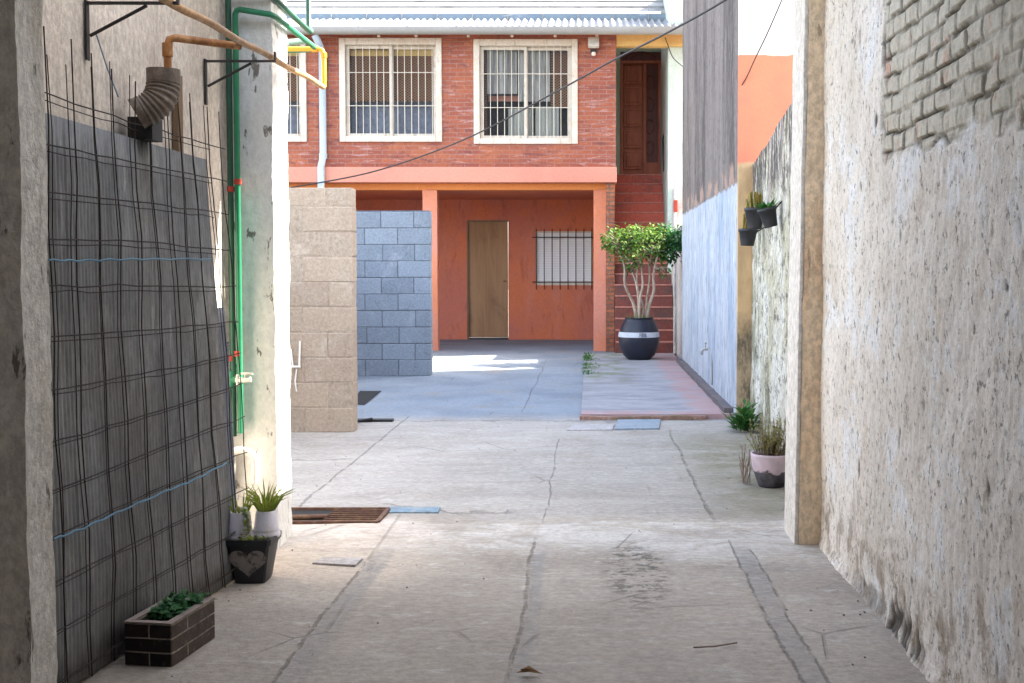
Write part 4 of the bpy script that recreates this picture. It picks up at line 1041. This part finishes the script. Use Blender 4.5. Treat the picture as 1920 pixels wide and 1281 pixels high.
# left foreground: black pot with heart, white pots on it, planter
P = V((-1.415, 4.86, 0.0)); P.x = (469 - CX) / F * 4.86
bp = empty('black_pot', P, 'black tapered pot with a grey heart below the white pots', 'plant pot')
h = .190; rt = .098
q = MB(); q.lathe([(.001, 0), (.062, 0), (.066, .01), (rt * .93, h * .86), (rt * 1.02, h * .87), (rt * 1.04, h), (rt * .96, h), (rt * .9, h * .93), (.001, h * .93)], P, 48, False, .82); pob = q.build('pot', M['black_pot'], bp)
q = MB(); q.disc(P + V((0, 0, h * .94)), rt * .95); q.build('soil', M['soil'], bp)
# heart painted on the front face: thin relief following the taper
q = MB(); hv = []
def hface(u_, v_):   # u across, v up (0..1) on the tapered front face
    z_ = .012 + v_ * (h * .8); rr_ = .064 + (rt * .93 - .064) * v_; return P + V((u_, -(rr_ + .0035), z_))
for i in range(40):
    t_ = 2 * math.pi * i / 40; hx = .052 * math.sin(t_) ** 3; hy = (13 * math.cos(t_) - 5 * math.cos(2 * t_) - 2 * math.cos(3 * t_) - math.cos(4 * t_)) / 17
    hv.append(hface(hx * 1.5 * (1 + .08 * fn(V((i * .5, 0, 0)))), (.56 + hy * .46)))
cen = hface(0, .6)
q.add([cen] + hv, [(0, 1 + (i + 1) % 40, 1 + i) for i in range(40)])
q.build('heart', M['heart'], pob, off=P)
random.seed(21)
def white_pot(c, r, hh, lab, grass):
    t = empty('white_pot', c, lab, 'plant pot', 'white pots standing on the black pot')
    q = MB(); q.lathe([(.001, 0), (r * 1.02, 0), (r * 1.06, .006), (r * 1.06, .016), (r, .018), (r * .97, .03), (r * .98, .034), (r * .95, .036), (r * .80, hh), (r * .74, hh), (r * .72, hh * .92), (.001, hh * .92)], c, 28); q.build('pot', M['white_pot'], t)
    q = MB()
    for _ in range(grass):
        a = random.uniform(0, 6.28); b0 = c + V((r * .5 * math.cos(a), r * .5 * math.sin(a), hh * .9)); L = random.uniform(.06, .15)
        dr_ = V((math.cos(a) * random.uniform(.1, .7), math.sin(a) * random.uniform(.1, .7), 1)).normalized()
        b1 = b0 + dr_ * L * .6; b2 = b1 + (dr_ + V((dr_.x * .8, dr_.y * .8, -.5))).normalized() * L * .5
        s_ = dr_.cross(V((0, 1, .2))).normalized() * .0032
        q.add([b0 - s_, b0 + s_, b1 + s_, b1 - s_, b2], [(0, 1, 2, 3), (3, 2, 4)])
    q.build('grass', M['grass_leaf'], t)
zt = h * .945
white_pot(P + V((-.046, -.022, zt)), .050, .115, 'white plastic pot on the black pot, nearer the mesh', 16)
white_pot(P + V((.050, .02, zt)), .054, .112, 'lavender white plastic pot on the black pot, nearer the pillar', 60)
q = MB()
for _ in range(130):
    a = random.uniform(0, 6.28); rr = random.uniform(.03, .095); b0 = P + V((rr * math.cos(a), rr * math.sin(a), h * .95 + random.uniform(0, .015)))
    q.leaf(b0, (random.gauss(0, 1), random.gauss(0, 1), random.uniform(0, 1)), (0, 0, 1), .022, .007)
for _ in range(60):
    b0 = P + V((random.gauss(-.005, .010), -.075 + random.gauss(0, .008), h + random.uniform(-.02, .13))); q.leaf(b0, (random.gauss(0, 1), -1, random.gauss(0, .6)), (0, 0, 1), .02, .007)
q.build('trailing_plant', M['grass_leaf'], bp)
# rag draped between the pots
q = MB(); q.tube([P + V((-.06, -.03, zt + .125)), P + V((-.02, -.05, zt + .13)), P + V((.0, -.062, zt + .10)), P + V((.004, -.066, zt + .05)), P + V((.0, -.066, zt + .03))], [.010, .012, .010, .008, .004], 8)
tag(q.build('grey_rag', M['curtain_low']), 'grey rag draped over the white pots', 'rag')
# brick planter
P = gp(264, 1262); P = V((-1.447, 3.79, 0)); a0 = R(-8)
pl = empty('brick_planter', P, 'small dark brick planter with pale joints full of green leaves below the mesh', 'planter')
w2, ln, hh, th = .082, .31, .140, .024
q = MB(); q.box(P.x - w2, P.x + w2, P.y, P.y + th, 0, hh); q.build('front_panel', M['dark_brick'], pl, bevel=.004)
q = MB(); q.box(P.x + w2 - th, P.x + w2 + .002, P.y + .0005, P.y + ln, 0, hh + .001); q.build('side_panel', M['dark_brick_side'], pl, bevel=.004)
q = MB(); q.box(P.x - w2, P.x - w2 + th, P.y + th + .001, P.y + ln, 0, hh); q.box(P.x - w2 + th + .001, P.x + w2 - th - .001, P.y + ln - th, P.y + ln, 0, hh); q.build('rear_panel', M['dark_brick_side'], pl)
q = MB(); q.box(P.x - w2 - .001, P.x + w2 + .003, P.y - .001, P.y + th, hh + .002, hh + .006); q.box(P.x - w2 - .001, P.x - w2 + th, P.y + th + .001, P.y + ln, hh + .002, hh + .006); q.box(P.x + w2 - th, P.x + w2 + .003, P.y + th + .001, P.y + ln, hh + .002, hh + .006); q.build('rim', M['planter_inner'], pl)
q = MB(); q.box(P.x - w2 + th, P.x + w2 - th, P.y + th, P.y + ln - th, .02, hh - .04); q.build('soil', M['soil'], pl)
q = MB(); random.seed(8)
for _ in range(420):
    b0 = P + V((random.uniform(-w2 + th, w2 - th), random.uniform(th + .07, ln - .0), hh - .04 + random.uniform(0, .055)))
    q.leaf(b0, (random.gauss(0, 1), random.gauss(0, 1), random.uniform(-.1, .9)), (0, 0, 1), random.uniform(.02, .045), .010)
q.build('leaves', M['planter_leaf'], pl)
pl.rotation_euler = (0, 0, a0)

# ------------------------------------------------------------------ leaning sheets and mesh
def surf(y, z, d_=0.0):
    s = max(0, (y - 3.35) / 1.5)
    return -1.630 + s * .05 + s * .095 * (1 - z / 1.95) + .012 * (1 - z / 1.95) + d_ + .010 * fn(V((y * 1.8, z * 1.5, 0))) + .004 * fn(V((y * 5, z * 4, 7)))
def sheet(y0, y1, z0, ztopf, d_, m, lab, pitch=.022, amp=.0035, name='ribbed_sheet'):
    q = MB(); nn = int((y1 - y0) / pitch * 6); nz = 14; vs = []
    for i in range(nn + 1):
        y = y0 + (y1 - y0) * i / nn; zt_ = ztopf(y)
        for j in range(nz + 1):
            z = z0 + (zt_ - z0) * j / nz
            vs.append((surf(y, z, d_) + amp * math.sin(2 * math.pi * y / pitch), y + .05 * (0), z))
    q.add(vs, [(i * (nz + 1) + j, (i + 1) * (nz + 1) + j, (i + 1) * (nz + 1) + j + 1, i * (nz + 1) + j + 1) for i in range(nn) for j in range(nz)], True)
    o = q.build(name, m); sm = o.modifiers.new('thick', 'SOLIDIFY'); sm.thickness = .0015; sm.offset = -1
    return tag(o, lab, 'sheet')
sheet(3.14, 4.84, .01, lambda y: 1.77 - .012 * (y - 3.2), -.004, M['sheet'], 'large grey ribbed sheet leaning on the left wall behind the wire mesh', .023, .0032)
sheet(4.70, 4.94, .01, lambda y: 1.14, -.012, M['sheet_blue'], 'narrow bluish ribbed offcut peeping out at the far end of the large sheet', .03, .004)
def wire_mesh(dy, dz, dx, lab, rad=.0023, y0=3.20, n=13, nh=13, p=.147, seed=1, ya=3.14):
    t = empty('wire_mesh', (surf(3.2, 0, .02), 3.2, 0), lab, 'wire mesh', 'rusty wire mesh panels leaning on the left wall')
    rnd = random.Random(seed)
    ys = [y0 + dy + p * i for i in range(n)]
    ytop = 1.885 + dz
    for i, y in enumerate(ys):
        if y < ya: continue
        a1_, a2_ = rnd.uniform(-.02, .02), rnd.uniform(-.012, .012)
        tw = 0 if i < n - 4 else (i - n + 5) * .012
        pts = []
        for j in range(13):
            z = .02 + (ytop + rnd.uniform(.06, .13) * (j == 12) - .02) * j / 12
            pts.append((surf(y, z, .012 + dx) + .004 * math.sin(j * 1.7 + i), y + a1_ * math.sin(z * 1.6) + a2_ * z - tw * max(0, z - 1.3), z))
        MB().tube(pts, rad, 6).build('wire', M['rust_wire'], t)
    for k in range(nh):
        z0 = ytop - .06 - k * p * .995
        if z0 < .03: break
        pts = []
        for j in range(15):
            y = ya - .03 + (ys[-1] + .04 - ya) * j / 14
            z = z0 - .016 * math.sin(j / 14 * math.pi + k) * (.3 + .7 * rnd.random()) - .045 * ((y - 3.2) / 1.7) * (1 - k / 6.)*.4
            pts.append((surf(y, z, .018 + dx), y, max(.015, z)))
        MB().tube(pts, rad, 6).build('wire', M['rust_wire'], t)
    return t
wire_mesh(0, 0, .012, 'front rusty wire mesh panel leaning over the grey sheets', seed=2)
wire_mesh(.012, -.017, -.003, 'second wire mesh panel just behind the front one', seed=5, n=12, rad=.0017)
# blue ropes tied along the mesh
def rope(px, r, m, lab, zoff=.03):
    pts = []
    for (x, y) in px:
        Y = 1.55 * F / (CX - x)
        for _ in range(3):
            q_ = wp(x, y, Y); Xs = surf(Y, q_.z, zoff + .02); Y = -Xs * F / (CX - x)
        q_ = wp(x, y, Y); pts.append((surf(Y, q_.z, zoff + .02), Y, q_.z))
    out = []
    for i in range(len(pts) - 1):
        for k_ in range(6):
            p_ = V(pts[i]).lerp(V(pts[i + 1]), k_ / 6); p_.z += .003 * math.sin((i * 6 + k_) * 1.9); out.append(p_)
    out.append(V(pts[-1]))
    q = MB(); q.tube(out, r, 6)
    return tag(q.build('rope', m), lab, 'rope')
rope([(92, 488), (150, 489), (220, 487), (300, 486), (400, 486)], .0032, M['rope'], 'thin blue rope stretched straight across the mesh at eye height')
rope([(91, 1012), (150, 990), (220, 958), (310, 920), (360, 900), (422, 868)], .0038, M['rope'], 'thicker blue rope tied low along the slanting mesh wire')

# bracketed pipe, brackets, gas pipes
XP = -1.38
def onp(px, py): return wx(px, py, XP)
a_, b_ = onp(320, 4), onp(606, 162)
d0 = (b_ - a_).normalized()
q = MB(); st_ = a_ - d0 * 1.2
q.tube([st_ + (b_ - st_) * i / 30 + V((0, 0, .004 * math.sin(i))) for i in range(31)], .014, 10)
tag(q.build('support_pipe', M['tan_pipe']), 'long flaking ochre pipe lying on the two wall brackets', 'pipe')
def bracket(wpx, tipx, drop, lab):
    tip = onp(*tipx); Y = tip.y; top = tip.z + .004
    W0 = -1.655
    t = empty('wall_bracket', (W0, Y, top), lab, 'bracket', 'triangular iron brackets on the left wall')
    q = MB(); q.box(W0, W0 + .006, Y - .012, Y + .012, top - drop, top + .005); q.build('wall_plate', M['iron'], t)
    q = MB(); q.box(W0 + .007, XP + .03, Y - .009, Y + .009, top - .008, top); q.box(XP + .024, XP + .03, Y - .009, Y + .009, top + .001, top + .035); q.build('arm', M['iron'], t)
    q = MB(); q.tube([(W0 + .012, Y, top - drop * .58), (W0 + .20, Y, top - .012)], .006, 6); q.build('brace', M['iron'], t)
bracket((178, 10), (318, 6), .19, 'iron wall bracket nearest the camera above the ribbed duct')
bracket((390, 102), (504, 115), .19, 'second iron wall bracket just before the green pipes')
q = MB(); p0 = wx(180, 62, -1.63); p1 = wx(222, 182, -1.60)
q.tube([p0, p0.lerp(p1, .5) + V((0, 0, -.01)), p1], .0028, 6)
tag(q.build('twine', M['rope_pale']), 'pale blue twine hanging from the nearest bracket to the mesh', 'rope')
q = MB(); Yr = wx(325, 80, -1.58).y
A = wx(325, 165, -1.58); B_ = wx(325, 82, -1.58); C_ = wx(333, 74, -1.565); D_ = wx(436, 74, -1.40)
B_.y = A.y
q.tube([(-1.60, A.y, A.z - .05), (-1.60, A.y, B_.z - .01), (-1.592, A.y + .003, B_.z + .015), (-1.575, A.y + .01, B_.z + .022), (-1.39, A.y + .22, B_.z + .03)], .015, 10)
q.tube([(-1.60, A.y, B_.z - .05), (-1.60, A.y, B_.z - .0)], .02, 10)
tag(q.build('gas_pipe', M['rust_pipe']), 'rust orange gas pipe rising from the ribbed duct and bending along the wall', 'pipe')
q = MB(); pA = wx(332, 140, -1.64); pB = wx(338, 300, -1.62)
q.box(-1.655, -1.63, pA.y - .02, pA.y + .035, pB.z, pA.z); tag(q.build('timber_batten', M['old_timber'], bevel=.003), 'old brown timber batten upright behind the mesh and ribbed duct', 'batten')
# ribbed duct elbow
du = empty('flue_duct', wx(285, 190, -1.53), 'sooty ribbed flue elbow above the mesh', 'duct')
YD_ = wx(306, 128, -1.52).y
c0, c1, c2, c3, c4 = [wp(*a_, YD_ - e_) for a_, e_ in (((306, 130), 0), ((306, 160), 0), ((299, 186), .015), ((281, 203), .03), ((262, 213), .04))]
ctrl = [c0, c1, c2, c3, c4]
def cr(pts, n_):
    out = []
    for i in range(n_ + 1):
        u_ = i / n_ * (len(pts) - 1); j = min(int(u_), len(pts) - 2); f_ = u_ - j
        p0, p1, p2, p3 = pts[max(j - 1, 0)], pts[j], pts[j + 1], pts[min(j + 2, len(pts) - 1)]
        out.append(.5 * ((2 * p1) + (p2 - p0) * f_ + (2 * p0 - 5 * p1 + 4 * p2 - p3) * f_ ** 2 + (-p0 + 3 * p1 - 3 * p2 + p3) * f_ ** 3))
    return out
path = cr(ctrl, 72)
q = MB(); q.tube(path, [.056 + (.0035 * math.sin(i * 1.05) if 16 < i < 64 else .002) for i in range(73)], 24); q.build('elbow', M['duct'], du)
q = MB(); q.tube([path[-1], path[-1] + (path[-1] - path[-2]).normalized() * .012], .061, 24); q.build('collar', M['duct'], du)
e0 = wx(282, 246, -1.57); q = MB(); q.box(-1.632, -1.545, e0.y - .05, e0.y + .05, e0.z - .035, e0.z + .045); q.build('junction_box', M['black_box'], du)

# green water pipes with valve
gpx = empty('water_pipes', (-1.6, 5.34, 0), 'green water pipes with red couplings and a tap beside the pillar', 'pipes')
YP = 5.335
def pp(px, py, Y=YP): return wp(px, py, Y)
q = MB(); x1_ = pp(433, 400).x; x2_ = pp(446, 400).x
zt1 = pp(433, 4).z + .25
q.tube([(x1_, YP, pp(0, 818).z), (x1_, YP, 2.52), (x1_ + .012, YP, 2.54), (x1_ + .03, YP, 2.545), (-1.475, YP, 2.545), (-1.452, YP + .01, 2.54), (-1.44, YP + .04, 2.535), (-1.44, 6.1, 2.52), (-1.445, 6.14, 2.53), (-1.46, 6.15, 2.56), (-1.46, 6.15, 3.0)], .0135, 12)
q.build('dark_pipe', M['green_dark'], gpx)
q = MB(); zt2 = pp(446, 18).z
q.tube([(x2_, YP, pp(0, 812).z), (x2_, YP, zt2 - .02), (x2_ + .008, YP, zt2 - .004), (x2_ + .02, YP, zt2), (-1.48, YP - .0, zt2 - .015), (-1.44, YP + .005, zt2 - .02), (-1.425, YP + .03, zt2 - .025), (-1.425, 6.16, zt2 - .02), (-1.435, 6.19, zt2 - .02), (-1.46, 6.2, zt2 - .02), (-1.9, 6.2, zt2-.03)], .0135, 12)
q.build('green_pipe', M['green_pipe'], gpx)
for (px, py, m) in ((433, 355, 'red_ring'), (446, 341, 'red_ring'), (446, 663, 'red_ring'), (433, 672, 'red_ring')):
    P_ = pp(px, py); q = MB(); q.tube([P_ + V((0, 0, -.012)), P_ + V((0, 0, .012))], .0175, 12); q.build('coupling', M[m], gpx)
P_ = pp(440, 712); q = MB(); q.tube([pp(431, 712), pp(450, 712)], .019, 12); q.tube([pp(433, 728), pp(433, 695)], .019, 12); q.build('tee_fitting', M['green_pipe'], gpx)
q = MB(); v0 = pp(450, 712); q.tube([v0, v0 + V((.0, -.03, 0))], .014, 12); q.tube([v0 + V((0, -.03, 0)), v0 + V((.035, -.035, 0)), v0 + V((.06, -.035, .005))], [.012, .010, .012], 10)
q.tube([v0 + V((.0, -.035, -.025)), v0 + V((0, -.035, .025))], .008, 8); q.tube([v0 + V((.035, -.035, 0)), v0 + V((.035, -.035, .028))], .005, 8); q.obox(v0 + V((.04, -.035, .03)), (.028, 0, 0), (0, .006, 0), (0, 0, .004)); q.build('tap', M['brass'], gpx)
# white hooked waste pipe under the green pipes
q = MB(); pts = [pp(434, 925), pp(434, 862), pp(437, 850), pp(446, 845), pp(462, 846), pp(472, 852), pp(478, 866), pp(478, 905)]
q.tube(cr(pts, 40), .017, 12); tag(q.build('waste_pipe', M['white_pvc']), 'white plastic pipe bent into a hook below the green pipes', 'pipe')
# loose blue-grey ribbed hose at the end of the mesh
q = MB(); hp_ = [wp(424, 640 + 10 * i, 5.05) for i in range(21)]
q2 = []
for i in range(160): q2.append(hp_[0].lerp(hp_[-1], i / 159))
q.tube(q2, [.013 + .0022 * math.sin(i * 1.25) for i in range(160)], 10); tag(q.build('ribbed_hose', M['sheet_blue']), 'grey ribbed hose hanging between the mesh and the green pipes', 'hose')
# yellow gas pipe at the pole's end
q = MB(); Y5 = b_.y + .02
x605 = b_.x; ytop_ = wp(600, 92, Y5).z
q.tube([V((x605, Y5, b_.z + .0)), V((x605, Y5, ytop_ - .03)), V((x605 - .008, Y5, ytop_ - .008)), V((x605 - .03, Y5, ytop_)), V((-1.75, Y5, ytop_))], .0125, 12)
q.tube([V((x605, Y5, ytop_ - .045)), V((x605, Y5, ytop_ - .02))], .0165, 12)
q.tube([V((x605 - .03, Y5, ytop_)), V((x605 - .06, Y5, ytop_))], .0165, 12)
tag(q.build('gas_pipe', M['yellow_pipe']), 'yellow gas pipe elbow just past the pillar at the end of the ochre pipe', 'pipe')
q = MB(); q.tube([wp(540, 80, 7.4), wp(575, 76, 7.45)], .018, 10); tag(q.build('cross_pipe', M['pale_green']), 'short pale green pipe above the yellow gas pipe', 'pipe')

# overhead cables
def cable(pts, r, lab):
    P_ = [wp(*p_) for p_ in pts]; q = MB(); q.tube(cr(P_, 60), r, 6)
    return tag(q.build('overhead_cable', M['cable']), lab, 'cable')
cable([(1440, -60, 7.9), (1360, 0, 9.0), (1250, 62, 10.4), (1150, 113, 12), (1050, 168, 13.6), (870, 262, 16), (700, 322, 17.8), (545, 352, 18.36)], .011, 'black cable sagging from the top of the passage across the brick house')
cable([(1466, 0, 9.6), (1440, 60, 9.7), (1416, 110, 9.8), (1400, 145, 9.85), (1391, 160, 9.87)], .0055, 'thin cable running down the cream and orange front of the neighbouring building')
cable([(1281, 125, 18.5), (1262, 108, 18.5), (1252, 84, 18.5), (1247, 70, 18.45)], .008, 'thin loose wire by the mint wall above the upper door')
q = MB(); P_ = wx(1330, 655, 1.25)
q.tube([V((1.25, P_.y, P_.z)), V((1.19, P_.y, P_.z)), V((1.17, P_.y, P_.z - .02)), V((1.165, P_.y, P_.z - .06))], .014, 10); q.tube([V((1.21, P_.y, P_.z)), V((1.21, P_.y, P_.z + .06))], .008, 8); q.obox(V((1.21, P_.y, P_.z + .065)), (.01, 0, 0), (0, .03, 0), (0, 0, .006))
q.tube([V((1.243, P_.y + .0, P_.z)), V((1.243, P_.y - .25, P_.z - .02)), V((1.243, P_.y - .32, P_.z - .1)), V((1.243, P_.y - .34, .12))], .009, 8)
tag(q.build('wall_tap', M['gutter']), 'grey garden tap on the white lower wall right of the walkway', 'tap')

# ------------------------------------------------------------------ drains and lids
def zf_(x, y): return fz(x, y)
def slab_on(px, zt, m, name, lab, cat, mat_frame=None):
    c = [gp(x, y) for x, y in px]; zb_ = max(fz(p.x, p.y) for p in c)
    q = MB(); q.add([(p.x, p.y, zb_ - .03) for p in c] + [(p.x, p.y, zb_ + zt) for p in c], [(4, 5, 6, 7), (0, 1, 5, 4), (1, 2, 6, 5), (2, 3, 7, 6), (3, 0, 4, 7)])
    o = q.build(name, m, bevel=.003); return tag(o, lab, cat), c, zb_ + zt
# rusty grate over a dark pit
c = [gp(*p_) for p_ in ((548, 985), (705, 986), (722, 961), (612, 960))]
c[0].x, c[3].x = -1.62, c[3].x
zb_ = max(fz(p_.x, p_.y) for p_ in c) - .004
gr_ = empty('drain_grate', (-1.3, 6.05, 0), 'rusty bar grate over a dark drain beside the pillar base', 'grate')
q = MB(); y0, y1 = 5.93, 6.27; xa, xb = -1.62, -1.08
q.add([(xa, y0, zb_), (xb, y0, zb_), (xb, y1, zb_), (xa, y1, zb_)], [(0, 1, 2, 3)]); q.build('pit', M['pit'], gr_)
q = MB()
for i in range(7):
    y = y0 + .03 + (y1 - y0 - .06) * i / 6
    q.tube([(-1.37 + .02 * fn(V((i, 0, 0))), y, zb_ + .008), (xb - .02, y + .004 * fn(V((i, 5, 0))), zb_ + .006)], .0052, 6)
q.build('grate_bars', M['grate'], gr_)
q = MB()
for (a, b2, cc, dd) in ((xa, xb, y1 - .012, y1 + .008), (xa, xb, y0 - .008, y0 + .008), (xb - .014, xb + .008, y0 + .009, y1 - .013)): q.box(a, b2, cc, dd, zb_ - .02, zb_ + .014)
q.tube([(-1.64, 6.02, zb_ + .01), (-1.36, 6.04, zb_ + .012)], .014, 8)
q.build('grate_frame', M['grate'], gr_)
slab_on([(726, 963), (822, 963), (826, 953), (728, 953)], .006, M['blue_lid'], 'drain_cover', 'small blue drain cover right of the rusty grate', 'drain cover')
slab_on([(1152, 806), (1236, 805), (1239, 788), (1158, 789)], .012, M['steel_lid'], 'drain_cover', 'blue steel drain cover in front of the raised walkway', 'drain cover')
slab_on([(1062, 808), (1148, 807), (1152, 797), (1075, 797)], .008, M['concrete_lid'], 'drain_cover', 'pale cement cover left of the blue steel drain cover', 'drain cover')
slab_on([(585, 1060), (666, 1064), (680, 1051), (606, 1049)], .007, M['concrete_lid'], 'drain_cover', 'pale loose concrete lid near the black heart pot', 'drain cover')
P_ = [gp(*p_) for p_ in ((662, 766), (680, 749), (707, 735), (668, 735))]
q = MB(); y0 = 11.1; q.add([(-2.3, 11.25, fz(-2.1, 11.5) + .004), (-2.15, 11.15, fz(-2.1, 11.5) + .004), (-2.215, 12.45, fz(-2.1, 12) + .006), (-2.45, 12.45, fz(-2.1, 12) + .006)], [(0, 1, 2, 3)])
tag(q.build('drain_slot', M['pit']), 'dark open drain slot in the floor behind the tan wall', 'drain')
zz_ = fz(-1.85, 9.95)
q = MB(); q.box(-2.05, -1.68, 9.93, 10.02, zz_ - .01, zz_ + .022); q.tube([(-2.1, 9.9, zz_ + .012), (-1.95, 9.88, zz_ + .016), (-1.85, 9.93, zz_ + .03)], .012, 8)
tag(q.build('scrap_plank', M['black_box'], bevel=.004), 'dark scrap plank lying by the foot of the tan wall', 'plank')
q = MB(); q.leaf(gp(968, 1270) + V((0, 0, .014)), (1, .1, .05), (0, 0, 1), .085, .017, .5); q.leaf(gp(975, 1268) + V((0, 0, .02)), (1, -.2, .1), (0, 0, 1), .06, .014, .6)
lo = q.build('dry_leaf', M['dry_leaf']); lo.modifiers.new('t', 'SOLIDIFY').thickness = .001
tag(lo, 'curled brown dry leaf on the concrete at the bottom of the photo', 'leaf')
q = MB(); q.tube([gp(1300, 1214, .012), gp(1340, 1212, .014), gp(1382, 1205, .012)], .003, 6)
tag(q.build('twig', M['dead_stem']), 'thin dark twig on the concrete to the right', 'twig')
random.seed(77)

# fine litter on the concrete
random.seed(31); q = MB()
for _ in range(330):
    if random.random() < .55:
        y = random.uniform(2.8, 17); x = random.choice((-1.5, 1.06)) if y < 5.4 else random.choice((-1.7, 1.2)); x += (-1 if x > 0 else 1) * abs(random.gauss(0, .10))
    else: x, y = random.uniform(-1.4, 1.0), random.uniform(2.8, 10)
    if y > 10 and x > -.1: continue
    p = V((x, y, fz(x, y) + .003)); r_ = random.uniform(.001, .0034)
    if random.random() < .3: q.leaf(p, (random.gauss(0, 1), random.gauss(0, 1), .1), (0, 0, 1), r_ * 5, r_ * 1.4)
    else: q.obox(p, V((r_, r_ * .4, 0)), V((-r_ * .3, r_, r_ * .2)), V((0, 0, r_ * .6)))
tag(q.build('floor_litter', M['dead_stem']), 'tiny bits of grit and leaf litter on the concrete', 'litter', kind='stuff')

# ------------------------------------------------------------------ light
sd = V((1, .30, .94)).normalized()
el, az = math.asin(sd.z), math.atan2(sd.x, sd.y)
wd = bpy.data.worlds.new('World'); sc.world = wd; wd.use_nodes = True
nt = wd.node_tree; bg = nt.nodes['Background']
sky = nt.nodes.new('ShaderNodeTexSky'); sky.sky_type = 'NISHITA'; sky.sun_disc = False
sky.sun_elevation = el; sky.sun_rotation = az; sky.air_density = 1.0; sky.dust_density = 2.5; sky.ozone_density = .6
hs = nt.nodes.new('ShaderNodeHueSaturation'); hs.inputs['Saturation'].default_value = .62
nt.links.new(sky.outputs[0], hs.inputs['Color']); nt.links.new(hs.outputs[0], bg.inputs[0]); bg.inputs[1].default_value = .14
sl = bpy.data.lights.new('sun', 'SUN'); sl.energy = 3.2; sl.angle = R(.55); sl.color = (1, .94, .84)
so = bpy.data.objects.new('sun', sl); COL.objects.link(so); so.rotation_euler = (-sd).to_track_quat('-Z', 'Y').to_euler(); so.location = (6, 4, 9)

cam = bpy.data.cameras.new('camera'); co = bpy.data.objects.new('camera', cam); COL.objects.link(co)
co.location = (0, 0, CAMH); co.rotation_euler = (R(90) - TH, 0, 0)
cam.sensor_width = 36; cam.lens = F / 1920 * 36; cam.clip_start = .05; cam.clip_end = 400
cam.shift_x = -(CX - 960) / 1920; cam.shift_y = -(640.5 - CY) / 1920
sc.camera = co
vs_ = sc.view_settings; vs_.view_transform = 'Standard'; vs_.look = 'None'; vs_.exposure = 3.28; vs_.gamma = 1; vs_.use_curve_mapping = False
sc.cycles.use_denoising = True; sc.cycles.max_bounces = 12; sc.cycles.diffuse_bounces = 7
sc.cycles.sample_clamp_indirect = 6
